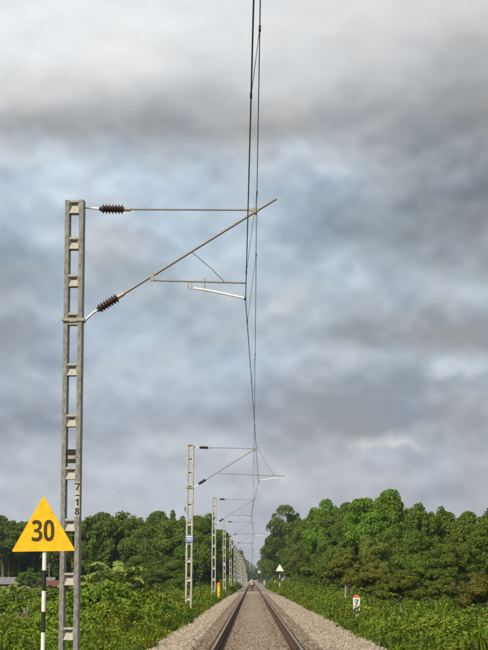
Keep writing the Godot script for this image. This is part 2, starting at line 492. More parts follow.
# small torn wisps: azimuth, elevation, half width, half height (degrees), lightness added, warmth added
const WISPS := [
	[2.7, 11.1, 2.3, 0.50, 11, 0], [1.55, 9.55, 0.85, 0.60, 14, 10], [6.7, 9.6, 1.1, 0.45, 10, 9], [5.5, 8.35, 2.6, 0.45, -13, 0],
	[3.0, 7.9, 1.8, 0.60, 9, 7], [4.1, 5.75, 3.4, 0.70, -10, 0], [7.2, 7.3, 1.2, 0.36, 24, 0], [5.0, 4.6, 1.05, 0.18, 26, 15],
	[5.1, 12.2, 3.3, 1.1, -8, 0], [2.9, 14.2, 0.8, 0.55, 14, 6], [4.6, 13.9, 0.8, 0.45, 13, 5], [-4.4, 11.4, 1.2, 0.7, -5, 8],
	[-8.3, 11.4, 1.6, 0.8, -10, 0], [-8.0, 8.1, 1.6, 0.9, -9, 0], [-4.9, 7.0, 1.5, 0.7, 7, 7], [-6.7, 5.2, 2.8, 0.36, -11, 0],
	[-1.8, 8.1, 1.5, 0.55, -7, 0], [1.5, 3.75, 0.45, 0.25, 9, 8], [-0.9, 14.6, 2.6, 0.4, 7, 0], [-6.0, 13.6, 2.4, 0.5, 5, 0],
]

func cubic(a: float, b: float, c: float, d: float, x: float) -> float:
	return b + 0.5 * x * (c - a + x * (2.0 * a - 5.0 * b + 4.0 * c - d + x * (3.0 * (b - c) + d - a)))


func cloud_row(r: int, gx: float) -> float:
	var row: Array = CLOUD[clampi(r, 0, 18)]
	var k := int(floor(gx))
	return cubic(row[clampi(k - 1, 0, 8)], row[clampi(k, 0, 8)], row[clampi(k + 1, 0, 8)], row[clampi(k + 2, 0, 8)], gx - k)


# colour (linear) of the sky at an azimuth (right positive, 0 along the line) and elevation in degrees
func sky_colour(az: float, el: float, fine: bool) -> Color:
	var e := deg_to_rad(maxf(el, 0.0))
	var a := deg_to_rad(az)
	var d := Vector3(sin(a) * cos(e), sin(e), -cos(a) * cos(e))
	# clouds stretch sideways low down
	var q := Vector3(d.x * 620.0, d.y * 900.0, d.z * 620.0)
	var n1 := noise.get_noise_3dv(q * 0.42)
	var n2 := noise.get_noise_3dv(q * 0.42 + Vector3(310, 70, 900))
	# the sky at large: layered grey cloud with blue-grey gaps, paler high up
	var big := noise.get_noise_3dv(Vector3(d.x * 90.0, d.y * 210.0, d.z * 90.0) + Vector3(11, 50, 3))
	var high := smoothstep(0.0, 22.0, el)
	var light := 176.0 + 30.0 * high + 62.0 * big + 16.0 * n1
	var blue := lerpf(24.0, 10.0, high) * clampf((light - 120.0) / 60.0, 0.3, 1.1)
	# the part of it over the line ahead, laid out cloud by cloud
	var inside := (1.0 - smoothstep(8.6, 17.0, absf(az + 0.27))) * (1.0 - smoothstep(19.5, 30.0, el))
	if inside > 0.0:
		var wx := az + 1.5 * n1
		var wy := el + 0.75 * n2
		var gx := clampf((wx + 8.69) / 2.105, -1.0, 9.0)
		var gy := clampf((19.9 - wy) / 1.03, -1.0, 18.99)
		var k := int(floor(gy))
		var l := cubic(cloud_row(k - 1, gx), cloud_row(k, gx), cloud_row(k + 1, gx), cloud_row(k + 2, gx), gy - k)
		var bl := lerpf(BLUE[clampi(k, 0, 18)], BLUE[clampi(k + 1, 0, 18)], gy - k) * clampf((l - 118.0) / 62.0, 0.3, 1.1)
		var calm := lerpf(1.0, 0.35, smoothstep(14.0, 17.5, el)) * lerpf(0.45, 1.0, smoothstep(1.0, 4.5, el))
		if fine:
			var n3 := noise.get_noise_3dv(q * 1.5 + Vector3(50, 5, 5))
			# heaped cloud: bright heads over flatter grey bases
			var w3 := q * 0.62 + Vector3(n1, 0, n2) * 5.0 + Vector3(7, 300, 7)
			var heap := noise.get_noise_3dv(w3) - noise.get_noise_3dv(w3 + Vector3(0, 5.0, 0))
			var puff := 1.0 - 2.4 * absf(noise.get_noise_3dv(w3 * 0.8 + Vector3(0, 90, 0)))
			l += (8.0 * n1 + 10.0 * n3 + 24.0 * heap + 8.0 * (puff - 0.45)) * calm
			bl -= 16.0 * n2 * calm
			for w in WISPS:
				var ux: float = (az + 1.3 * n2 + 0.7 * n3 - w[0]) / w[2]
				var uy: float = (el + 0.7 * n1 + 0.42 * n3 - w[1]) / w[3]
				var g := ux * ux + uy * uy
				if g < 3.5:
					g = exp(-pow(g, 1.6))
					l += w[4] * g
					bl -= w[5] * g
		light = lerpf(light, l, inside)
		blue = lerpf(blue, bl, inside)
	# low down the blue turns to a pale lavender
	var low := 1.0 - smoothstep(3.0, 10.0, el)
	var c := Color((light - blue * lerpf(0.50, 0.38, low)) / 255.0, (light - blue * lerpf(0.0, 0.03, low)) / 255.0, (light + blue * 0.45) / 255.0).srgb_to_linear()
	return Color(c.r / EXPOSURE, c.g / EXPOSURE, c.b / EXPOSURE)


func make_sky() -> Sky:
	noise.seed = 12
	noise.noise_type = FastNoiseLite.TYPE_SIMPLEX_SMOOTH
	noise.frequency = 0.045
	noise.fractal_octaves = 5
	noise.fractal_gain = 0.5
	var w := 512
	var rough := PackedFloat32Array()
	rough.resize(w * w / 2 * 3)
	var at := 0
	for y in w / 2:
		var el := 90.0 - (y + 0.5) * 360.0 / w
		for x in w:
			var c := sky_colour((x + 0.5) * 360.0 / w - 180.0, el, false)
			rough[at] = c.r
			rough[at + 1] = c.g
			rough[at + 2] = c.b
			at += 3
	var im := Image.create_from_data(w, w / 2, false, Image.FORMAT_RGBF, rough.to_byte_array())
	im.resize(4096, 2048, Image.INTERPOLATE_CUBIC)
	# the clouds ahead in full detail
	var x0 := 2048 - 240
	var y0 := 1024 - 380
	var fine := PackedFloat32Array()
	var fw := 480
	var fh := 384
	fine.resize(fw * fh * 3)
	at = 0
	for y in fh:
		for x in fw:
			var px := x0 + x
			var py := y0 + y
			var c := sky_colour((px + 0.5) * 360.0 / 4096.0 - 180.0, 90.0 - (py + 0.5) * 180.0 / 2048.0, true)
			var near := minf(minf(x, fw - 1 - x) / 40.0, minf(y / 40.0, 1.0))
			if near < 1.0:
				c = im.get_pixel(px, py).lerp(c, near)
			fine[at] = c.r
			fine[at + 1] = c.g
			fine[at + 2] = c.b
			at += 3
	im.blit_rect(Image.create_from_data(fw, fh, false, Image.FORMAT_RGBF, fine.to_byte_array()), Rect2i(0, 0, fw, fh), Vector2i(x0, y0))
	# the left edge of a panorama lies towards -z
	var turned := Image.create(4096, 2048, false, Image.FORMAT_RGBF)
	turned.blit_rect(im, Rect2i(2048, 0, 2048, 2048), Vector2i(0, 0))
	turned.blit_rect(im, Rect2i(0, 0, 2048, 2048), Vector2i(2048, 0))
	var p := PanoramaSkyMaterial.new()
	p.panorama = ImageTexture.create_from_image(turned)
	var s := Sky.new()
	s.sky_material = p
	return s


# ---------------------------------------------------------------- ground
func ground(x: float, z: float) -> float:
	var a := absf(x - TRACK_X)
	var h := -0.52
	if x > 0.0:
		h -= 0.25 * clampf((a - 3.3) / 3.0, 0.0, 1.0)
	else:
		h -= 0.5 * clampf((a - 3.3) / 5.0, 0.0, 1.0) + 0.55 * clampf((a - 8.0) / 8.0, 0.0, 1.0)
	h += 0.35 * noise.get_noise_2d(x * 3.0, z * 3.0) * clampf((a - 3.0) / 4.0, 0.0, 1.0)
	return h if a > 2.6 else -0.75


func make_ground() -> void:
	var xs := []
	var x := -1800.0
	while x < -60.0:
		xs.append(x)
		x += maxf(8.0, -x * 0.2)
	x = -60.0
	while x < 60.0:
		xs.append(x)
		x += 1.0 if absf(x) < 22.0 else 3.0
	while x < 1900.0:
		xs.append(x)
		x += maxf(8.0, x * 0.2)
	var zs := []
	var z := 300.0
	while z > -2600.0:
		zs.append(z)
		z -= 1.6 if z < -20.0 and z > -140.0 else (6.0 if z > -400.0 else 40.0)
	var b := Builder.new()
	for zz in zs:
		for xx in xs:
			var h := ground(xx, zz)
			var m := Vector3(ground(xx - 0.5, zz) - ground(xx + 0.5, zz), 1.0, ground(xx, zz - 0.5) - ground(xx, zz + 0.5)).normalized()
			b.vert(Vector3(xx, h, zz), m if absf(xx) > 3.2 else Vector3.UP)
	var w := xs.size()
	for r in zs.size() - 1:
		for k in w - 1:
			var a := r * w + k
			b.i.append_array(PackedInt32Array([a, a + w, a + 1, a + 1, a + w, a + w + 1]))
	setting("ground", b.done(), mats.ground)


# cross section of the ballast bed, relative to the middle of the track
func bed(x: float) -> float:
	if x < -1.6:
		return lerpf(-0.19, -0.56, clampf((-1.6 - x) / 1.6, 0.0, 1.25))
	if x > 1.6:
		return lerpf(-0.19, -0.56, clampf((x - 1.6) / 2.3, 0.0, 1.25))
	return -0.205


func make_track() -> void:
	var bedding := Node3D.new()
	bedding.name = "ballast_bed"
	bedding.set_meta("kind", "structure")
	add_child(bedding)
	var zs := []
	var z := 60.0
	while z > -1500.0:
		zs.append(z)
		z -= 0.6 if z > -130.0 and z < -20.0 else 4.0
	for strip in [[-3.5, -3.1, -2.85, -2.6, -2.3, -2.0, -1.75, -1.5, -1.25], [-1.25, -1.0, -0.87, -0.5, 0.0, 0.5, 0.87, 1.0, 1.25], [1.25, 1.5, 1.75, 2.0, 2.3, 2.7, 3.05, 3.4, 3.8, 4.3]]:
		var b := Builder.new()
		for zz in zs:
			for xx in strip:
				var lump := 0.0 if absf(xx) < 1.4 else 0.09 * noise.get_noise_2d(xx * 30.0, zz * 12.0)
				b.vert(Vector3(xx + TRACK_X, bed(xx) + lump - 0.02, zz), Vector3(bed(xx - 0.2) - bed(xx + 0.2), 0.4, 0).normalized())
		var w: int = strip.size()
		for r in zs.size() - 1:
			for k in w - 1:
				var a := r * w + k
				b.i.append_array(PackedInt32Array([a, a + w, a + 1, a + 1, a + w, a + w + 1]))
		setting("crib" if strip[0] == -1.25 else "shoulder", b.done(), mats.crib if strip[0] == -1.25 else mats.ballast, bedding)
	# loose stones
	for variant in 3:
		var s := Builder.new()
		var ico := SphereMesh.new()
		ico.radial_segments = 6
		ico.rings = 2
		ico.radius = 1.0
		ico.height = 2.0
		var arr := ico.get_mesh_arrays()
		var pts: PackedVector3Array = arr[Mesh.ARRAY_VERTEX]
		var moved := PackedVector3Array()
		for p in pts:
			var f := 1.0 + 0.9 * noise.get_noise_3dv(p * 14.0 + Vector3(variant * 40.0, 0, 0))
			moved.append(Vector3(p.x, p.y * 0.75, p.z * 0.85) * f)
		var ix: PackedInt32Array = arr[Mesh.ARRAY_INDEX]
		for k in range(0, ix.size(), 3):
			if not (moved[ix[k]].is_equal_approx(moved[ix[k + 1]]) or moved[ix[k + 1]].is_equal_approx(moved[ix[k + 2]]) or moved[ix[k]].is_equal_approx(moved[ix[k + 2]])):
				s.tri(moved[ix[k]], moved[ix[k + 2]], moved[ix[k + 1]])
		var mesh := s.done()
		mesh.surface_set_material(0, mats.stone)
		var count := 30000
		var mm := MultiMesh.new()
		mm.transform_format = MultiMesh.TRANSFORM_3D
		mm.use_colors = true
		mm.mesh = mesh
		mm.instance_count = count
		for k in count:
			var zz := -26.0 - 150.0 * pow(rng.randf(), 1.6)
			var xx := rng.randf_range(-3.25, 3.95)
			var rail := absf(absf(xx) - 0.87)
			while rail < 0.09 or (absf(xx) < 1.36 and absf(fposmod(zz + 26.0 + 0.325, 0.65) - 0.325) < 0.12 and rng.randf() < 0.5):
				xx = rng.randf_range(-3.25, 3.95)
				rail = absf(absf(xx) - 0.87)
			var size := rng.randf_range(0.018, 0.042) * (1.0 if absf(xx) > 1.3 else 0.8)
			var turn := Basis.from_euler(Vector3(rng.randf() * TAU, rng.randf() * TAU, rng.randf() * TAU)).scaled(Vector3.ONE * size)
			mm.set_instance_transform(k, Transform3D(turn, Vector3(xx + TRACK_X, bed(xx) + size * 0.3 + 0.02 * rng.randf() - (0.006 if absf(xx) < 1.36 else 0.0), zz)))
			var g := rng.randf_range(0.55, 1.2)
			var col := Color(0.34, 0.29, 0.225).lerp(Color(0.30, 0.28, 0.25), rng.randf()).lerp(Color(0.38, 0.27, 0.19), 0.45 * rng.randf())
			# rust dust from the wheels lies along the rails
			var dust := clampf(exp(-pow(rail / 0.34, 2.0)) * 1.1 + 0.66, 0.0, 1.0) * rng.randf_range(0.5, 1.0)
			col = col.lerp(Color(0.11, 0.062, 0.036), dust) if absf(xx) < 1.45 else col
			mm.set_instance_color(k, Color(col.r * g, col.g * g, col.b * g))
		var o := MultiMeshInstance3D.new()
		o.name = "loose_stones"
		o.multimesh = mm
		o.set_meta("kind", "stuff")
		bedding.add_child(o, true)
	# the track: two rails on concrete sleepers
	var track := thing("railway_track", "straight railway track of two rusty brown rails on sleepers", "railway track", Vector3(TRACK_X, 0, 0))
	var prof := [Vector2(-0.068, -0.172), Vector2(0.068, -0.172), Vector2(0.068, -0.160), Vector2(0.012, -0.145), Vector2(0.010, -0.045), Vector2(0.034, -0.036), Vector2(0.034, -0.008), Vector2(0.026, 0.0), Vector2(-0.026, 0.0), Vector2(-0.034, -0.008), Vector2(-0.034, -0.036), Vector2(-0.010, -0.045), Vector2(-0.012, -0.145), Vector2(-0.068, -0.160)]
	for s in [-1, 1]:
		var r := Builder.new()
		for k in prof.size():
			if k == 7:
				continue
			var p: Vector2 = prof[k]
			var q: Vector2 = prof[(k + 1) % prof.size()]
			r.quad(Vector3(p.x, p.y, 60), Vector3(p.x, p.y, -1500), Vector3(q.x, q.y, -1500), Vector3(q.x, q.y, 60))
		var rail := part(track, "rail", r.done(), mats.rail, Vector3(0.8725 * s, 0, 0))
		var h := Builder.new()
		h.quad(Vector3(-0.026, 0, 60), Vector3(0.026, 0, 60), Vector3(0.026, 0, -1500), Vector3(-0.026, 0, -1500))
		part(rail, "running_surface", h.done(), mats.rail_head)
	var sl := Builder.new()
	var cut := [Vector2(-0.13, -0.40), Vector2(-0.10, -0.185), Vector2(-0.085, -0.175), Vector2(0.085, -0.175), Vector2(0.10, -0.185), Vector2(0.13, -0.40)]
	for k in 5:
		var p: Vector2 = cut[k]
		var q: Vector2 = cut[k + 1]
		sl.quad(Vector3(-1.37, p.y, p.x), Vector3(-1.37, q.y, q.x), Vector3(1.37, q.y, q.x), Vector3(1.37, p.y, p.x))
	for s in [-1, 1]:
		for k in 4:
			if s < 0:
				sl.tri(Vector3(-1.37, cut[0].y, cut[0].x), Vector3(-1.37, cut[k + 2].y, cut[k + 2].x), Vector3(-1.37, cut[k + 1].y, cut[k + 1].x))
			else:
				sl.tri(Vector3(1.37, cut[0].y, cut[0].x), Vector3(1.37, cut[k + 1].y, cut[k + 1].x), Vector3(1.37, cut[k + 2].y, cut[k + 2].x))
	var sleeper := sl.done()
	# spring clips and pads that hold the rails
	var cb := Builder.new()
	for s in [-0.8725, 0.8725]:
		for e in [-1, 1]:
			cb.box(Vector3(s + 0.10 * e, -0.150, 0), Vector3(0.05, 0.05, 0.10))
			cb.tube([Vector3(s + 0.06 * e, -0.145, 0.05), Vector3(s + 0.12 * e, -0.118, 0.045), Vector3(s + 0.145 * e, -0.125, 0), Vector3(s + 0.12 * e, -0.118, -0.045), Vector3(s + 0.06 * e, -0.145, -0.05)], [0.011, 0.011, 0.011, 0.011, 0.011], 6)
	var clips := cb.done()
	for k in 299:
		part(track, "sleeper", sleeper, mats.sleeper, Vector3(0.02 * rng.randf(), -0.006 * rng.randf(), -26.0 - 0.65 * k), Basis(Vector3.UP, 0.01 * rng.randfn()))
	var cm := MultiMesh.new()
	cm.transform_format = MultiMesh.TRANSFORM_3D
	cm.mesh = clips
	clips.surface_set_material(0, mats.rail)
	cm.instance_count = 150
	for k in 150:
		cm.set_instance_transform(k, Transform3D(Basis(), Vector3(0, 0, -26.0 - 0.65 * k)))
	var co := MultiMeshInstance3D.new()
	co.name = "rail_clips"
	co.multimesh = cm
	co.set_meta("kind", "stuff")
	track.add_child(co)


# ---------------------------------------------------------------- overhead line
func insulator(a: Vector3, b: Vector3) -> ArrayMesh:
	var m := Builder.new()
	var prof := [[0.0, 0.0], [0.0, 0.034], [0.06, 0.034], [0.06, 0.055]]
	for k in 7:
		var s := 0.10 + 0.118 * k
		prof.append_array([[s, 0.052], [s + 0.03, 0.062], [s + 0.062, 0.09], [s + 0.08, 0.09], [s + 0.09, 0.056]])
	prof.append_array([[0.94, 0.045], [0.94, 0.034], [1.0, 0.034], [1.0, 0.0]])
	m.lathe(a, b, prof, 16)
	return m.done()


func rod(parent: Node3D, called: String, points: Array, r: float, m: Material, sides := 8) -> MeshInstance3D:
	var b := Builder.new()
	var radii := []
	for k in points.size():
		radii.append(r)
	b.tube(points, radii, sides)
	return part(parent, called, b.done(), m)


const BATTENS := [7.264, 6.588, 5.90, 4.996, 4.093, 3.172, 2.277, 1.348, 0.42, -0.45]

# a battened mast with its cantilever; pull: the steady arm stands on the near side of the wire
func make_mast(pull: bool, skin: Material, plates: Material) -> Node3D:
	var t := thing("catenary_mast", "", "railway mast")
	var post := Node3D.new()
	var w := 0.168
	var ch := 0.082
	var dp := 0.105
	var face := Basis(Vector3.UP, deg_to_rad(-4.0))
	for s in [-1, 1]:
		var b := Builder.new()
		# chord: a channel with rounded arrises
		var x0: float = -w if s < 0 else w - ch
		var x1 := x0 + ch
		var e := 0.008
		var pr := [Vector2(x0, -dp + e), Vector2(x0 + e, -dp), Vector2(x1 - e, -dp), Vector2(x1, -dp + e), Vector2(x1, dp - e), Vector2(x1 - e, dp), Vector2(x0 + e, dp), Vector2(x0, dp - e)]
		for k in 8:
			var p: Vector2 = pr[k]
			var q: Vector2 = pr[(k + 1) % 8]
			b.quad(Vector3(q.x, -0.9, q.y), Vector3(p.x, -0.9, p.y), Vector3(p.x, 8.05, p.y), Vector3(q.x, 8.05, q.y))
		for k in 6:
			b.tri(Vector3(pr[0].x, 8.05, pr[0].y), Vector3(pr[k + 2].x, 8.05, pr[k + 2].y), Vector3(pr[k + 1].x, 8.05, pr[k + 1].y))
		part(t, "chord", b.done(), skin, Vector3.ZERO, face)
	var hw := w - ch
	for k in BATTENS.size() + 1:
		var y0: float = BATTENS[k] - 0.105 if k < BATTENS.size() else 7.81
		var y1: float = BATTENS[k] + 0.105 if k < BATTENS.size() else 8.046
		var b := Builder.new()
		# the plate between the chords has a splayed pocket on both faces: its sloping sill catches the sky, a brightness also put into the batten colour
		for s in [1.0, -1.0]:
			var f: float = (dp - 0.004) * s
			var g: float = (dp - 0.085) * s
			var nw := hw * 0.48
			var yt := y1 - 0.035
			var yp := y1 - 0.055
			var bl := Vector3(-hw, y0, f)
			var br := Vector3(hw, y0, f)
			var tl := Vector3(-hw, yt, f)
			var tr := Vector3(hw, yt, f)
			var il := Vector3(-nw, yp, g)
			var ir := Vector3(nw, yp, g)
			var ul := Vector3(-hw, y1, f)
			var ur := Vector3(hw, y1, f)
			if s > 0.0:
				b.quad(bl, br, ir, il)
				b.tri(bl, il, tl)
				b.tri(br, tr, ir)
				b.quad(tl, il, ir, tr)
				b.quad(tl, tr, ur, ul)
			else:
				b.quad(br, bl, il, ir)
				b.tri(bl, tl, il)
				b.tri(br, ir, tr)
				b.quad(tr, ir, il, tl)
				b.quad(tr, tl, ul, ur)
		b.quad(Vector3(-hw, y1, dp - 0.004), Vector3(hw, y1, dp - 0.004), Vector3(hw, y1, 0.004 - dp), Vector3(-hw, y1, 0.004 - dp))
		b.quad(Vector3(-hw, y0, 0.004 - dp), Vector3(hw, y0, 0.004 - dp), Vector3(hw, y0, dp - 0.004), Vector3(-hw, y0, dp - 0.004))
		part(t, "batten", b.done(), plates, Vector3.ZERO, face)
	post.free()
	# clamp bands holding the cantilever
	for y in [5.88]:
		var b := Builder.new()
		b.box(Vector3(0.0, y, dp + 0.024), Vector3(0.40, 0.05, 0.016), Basis())
		b.box(Vector3(0.0, y, -dp - 0.024), Vector3(0.40, 0.05, 0.016), Basis())
		b.box(Vector3(0.195, y, 0), Vector3(0.02, 0.06, 0.22), Basis())
		b.tube([Vector3(-0.195, y, -0.13), Vector3(-0.195, y, 0.15)], [0.012, 0.012], 6)
		part(t, "clamp_band", b.done(), mats.fitting)
	# coordinates of the cantilever relative to the mast foot
	var o := Vector3(-MAST_X, 0, 0)
	var at := func(x: float, y: float, z := 0.0) -> Vector3: return Vector3(x, y, z) + o
	rod(t, "eye_rod", [at.call(-3.0, 7.925), at.call(-2.84, 7.915)], 0.014, mats.fitting)
	rod(t, "eye_rod", [at.call(-2.86, 7.918), at.call(-2.68, 7.905)], 0.022, mats.aluminium)
	part(t, "insulator", insulator(at.call(-2.72, 7.905), at.call(-2.25, 7.895)), mats.porcelain)
	rod(t, "insulator_cap", [at.call(-2.27, 7.896), at.call(-2.16, 7.893)], 0.038, mats.fitting, 10)
	rod(t, "stay_tube", [at.call(-2.2, 7.894), at.call(0.08, 7.876)], 0.017, mats.steel)
	var fork := Builder.new()
	for s in [-1, 1]:
		fork.tube([at.call(-2.965, 5.865, 0.035 * s), at.call(-2.80, 6.02, 0.02 * s), at.call(-2.70, 6.088, 0.012 * s)], [0.016, 0.018, 0.022], 8)
	part(t, "swivel_fork", fork.done(), mats.aluminium)
	part(t, "insulator", insulator(at.call(-2.74, 6.062), at.call(-2.35, 6.309)), mats.porcelain)
	rod(t, "insulator_cap", [at.call(-2.375, 6.293), at.call(-2.26, 6.366)], 0.038, mats.fitting, 10)
	var tip: Vector3 = at.call(0.453, 8.083) if pull else at.call(0.27, 7.967)
	rod(t, "bracket_tube", [at.call(-2.33, 6.322), tip], 0.0245, mats.steel, 10)
	# clamp that carries the catenary wire, and the hook under it
	var cl := Builder.new()
	cl.box(at.call(0.075, 7.862), Vector3(0.11, 0.075, 0.10), Basis(Vector3.BACK, 0.56))
	cl.box(at.call(0.02, 7.885), Vector3(0.10, 0.06, 0.05))
	cl.tube([at.call(0.085, 7.84), at.call(0.10, 7.76), at.call(0.085, 7.70)], [0.016, 0.02, 0.014], 8)
	part(t, "catenary_clamp", cl.done(), mats.fitting)
	var sleeve := Builder.new()
	sleeve.box(at.call(-1.76, 6.655), Vector3(0.06, 0.14, 0.06))
	part(t, "registration_clamp", sleeve.done(), mats.fitting)
	if pull:
		rod(t, "registration_tube", [at.call(-1.776, 6.60), at.call(-0.085, 6.548)], 0.016, mats.steel)
		rod(t, "stay_wire", [at.call(-1.048, 7.10), at.call(-0.95, 7.02), at.call(-0.70, 6.80), at.call(-0.477, 6.57)], 0.006, mats.wire, 6)
		rod(t, "hanger", [at.call(-1.12, 6.585), at.call(-1.12, 6.435), at.call(-1.06, 6.435), at.call(-1.06, 6.585)], 0.010, mats.fitting, 6)
		rod(t, "hanger", [at.call(-0.83, 6.64), at.call(-0.83, 6.40)], 0.014, mats.fitting, 6)
		rod(t, "steady_arm", [at.call(-1.02, 6.455), at.call(-0.80, 6.425), at.call(-0.16, 6.285), at.call(-0.11, 6.262)], 0.020, mats.aluminium, 10)
		rod(t, "wire_clip", [at.call(-0.11, 6.285, -0.04), at.call(-0.11, 6.245, 0.04)], 0.022, mats.black)
	else:
		rod(t, "registration_tube", [at.call(-1.776, 6.60), at.call(1.62, 6.50)], 0.016, mats.steel)
		rod(t, "stay_wire", [at.call(0.20, 7.92), at.call(0.60, 7.20), at.call(1.05, 6.52)], 0.006, mats.wire, 6)
		rod(t, "hanger", [at.call(1.30, 6.56), at.call(1.30, 6.36)], 0.014, mats.fitting, 6)
		rod(t, "steady_arm", [at.call(1.32, 6.395), at.call(1.05, 6.39), at.call(0.40, 6.285), at.call(0.34, 6.262)], 0.022, mats.aluminium, 10)
		rod(t, "wire_clip", [at.call(0.34, 6.285, -0.04), at.call(0.34, 6.245, 0.04)], 0.022, mats.black)
	return t


func lettering(text: String, size: float, bold := true) -> TextMesh:
	var f := SystemFont.new()
	f.font_names = PackedStringArray(["Droid Sans"])
	f.font_weight = 700 if bold else 400
	var m := TextMesh.new()
	m.font = f
	m.text = text
	m.font_size = 64
	m.pixel_size = size / 64.0
	m.depth = 0.004
	return m


func sag(z: float) -> float:
	var s := fposmod(-z + FIRST_MAST, SPAN) / SPAN
	return 7.80 - 1.15 * 4.0 * s * (1.0 - s)


func contact_x(z: float) -> float:
	var s := (-z + FIRST_MAST) / SPAN
	var k := int(floor(s))
	var a := -0.11 if posmod(k, 2) == 0 else 0.34
	var b := -0.11 if posmod(k, 2) == 1 else 0.34
	return lerpf(a, b, s - k)


func make_overhead_line() -> void:
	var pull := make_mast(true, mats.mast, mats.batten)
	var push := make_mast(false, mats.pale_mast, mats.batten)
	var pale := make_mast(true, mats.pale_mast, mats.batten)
	var which := ["nearest", "second", "third", "fourth", "fifth", "sixth", "seventh", "eighth", "ninth", "tenth"]
	for k in MASTS:
		var m: Node3D
		if k == 0:
			m = pull
		elif k == 1:
			m = push
		elif k == 2:
			m = pale
		else:
			m = (pale if k % 2 == 0 else push).duplicate()
			m.name = numbered("catenary_mast")
			add_child(m)
		m.position = Vector3(MAST_X, 0, FIRST_MAST - SPAN * k)
		m.rotation.z = deg_to_rad([0.1, -0.5, -0.2, 0.3][k % 4])
		m.set_meta("group", "masts along the left side of the line")
		if k == 0:
			m.set_meta("label", "tall nearest battened grey mast numbered 7/18 beside the yellow sign")
		elif k == 1:
			m.set_meta("label", "second battened grey mast carrying a bright blue plate")
		elif k == 3:
			m.set_meta("label", "fourth mast of the row, with a small blue plate")
		elif k < which.size():
			m.set_meta("label", "%s pale battened mast in the row beside the track" % which[k])
		else:
			m.set_meta("label", "tiny pale mast far down the row towards the vanishing point")
	# marks on single masts
	var b := Builder.new()
	b.box(Vector3(0, 0, 0), Vector3(0.085, 0.60, 0.004))
	var plate := part(pull, "number_plate", b.done(), mats.pale_mast, Vector3(0.119, 2.72, 0.1185), Basis(Vector3.UP, deg_to_rad(-4.0)))
	plate.set_meta("label", "white strip painted 7/18 in black, one character below another")
	var y := 0.21
	for ch in ["7", "-", "1", "8"]:
		if ch == "-":
			var d := Builder.new()
			d.box(Vector3.ZERO, Vector3(0.078, 0.017, 0.004))
			part(plate, "numeral", d.done(), mats.black, Vector3(0, 0.065, 0.004))
		else:
			part(plate, "numeral", lettering(ch, 0.205), mats.black, Vector3(0, {"7": 0.215, "1": -0.055, "8": -0.215}[ch], 0.004), Basis().scaled(Vector3(0.78, 0.82, 1)))
	b = Builder.new()
	b.box(Vector3(0, 0.07, 0), Vector3(0.13, 0.10, 0.12))
	b.box(Vector3(0, -0.085, 0), Vector3(0.13, 0.06, 0.12))
	part(pull, "junction_clamp", b.done(), mats.black, Vector3(0.0, 3.47, 0.02))
	b = Builder.new()
	b.box(Vector3(0, 0, 0), Vector3(0.12, 0.05, 0.10))
	part(pull, "clamp_strap", b.done(), mats.fitting, Vector3(0.0, 3.445, 0.03))
	for k in [1, 3]:
		var m: Node3D = push if k == 1 else get_node("catenary_mast_003")
		b = Builder.new()
		b.box(Vector3.ZERO, Vector3(0.36, 0.36 if k == 1 else 0.34, 0.02))
		var p := part(m, "blue_plate", b.done(), mats.blue, Vector3(0.0, 3.35 if k == 1 else 3.0, 0.14))
		b = Builder.new()
		b.box(Vector3(0, 0.1, 0), Vector3(0.30, 0.05, 0.004))
		b.box(Vector3(0, -0.02, 0), Vector3(0.24, 0.04, 0.004))
		part(p, "pale_band", b.done(), mats.white, Vector3(0, 0, 0.012))
	# the wires
	var line := thing("overhead_wires", "pair of dark overhead wires with droppers above the track", "wires")
	var end := FIRST_MAST - SPAN * (MASTS - 1)
	var cp := []
	var cr := []
	var mp := []
	var mr := []
	var z := FIRST_MAST + SPAN
	while z >= end - 0.01:
		cp.append(Vector3(contact_x(z), 6.245, z))
		cr.append(0.0080)
		for k in 12:
			var zz := z - k * SPAN / 12.0
			if zz >= end - 0.01:
				mp.append(Vector3(0.085, sag(zz), zz))
				mr.append(0.0062)
		z -= SPAN
	b = Builder.new()
	b.tube(cp, cr, 6)
	part(line, "contact_wire", b.done(), mats.wire)
	b = Builder.new()
	b.tube(mp, mr, 6)
	part(line, "catenary_wire", b.done(), mats.wire)
	b = Builder.new()
	b.tube([Vector3.ZERO, Vector3(0, 1, 0)], [0.004, 0.004], 5)
	var drop := b.done()
	b = Builder.new()
	b.box(Vector3.ZERO, Vector3(0.024, 0.04, 0.10))
	var clip := b.done()
	for k in range(-1, 8):
		for d in [2.6, 12.5, 22.0, 32.0, 41.5, 51.4]:
			var zz: float = FIRST_MAST - SPAN * k - d
			var low := Vector3(contact_x(zz), 6.245, zz)
			var up := Vector3(0.085, sag(zz), zz) - low
			var long := up.length()
			var turn := Basis(Vector3.BACK, atan2(-up.x, up.y)) * Basis.from_scale(Vector3(1, long, 1))
			part(line, "dropper", drop, mats.wire, low, turn)
			if k < 3:
				part(line, "dropper_clip", clip, mats.wire, low + Vector3(0, 0.012, 0))
				part(line, "dropper_clip", clip, mats.wire, low + up - Vector3(0, 0.012, 0))


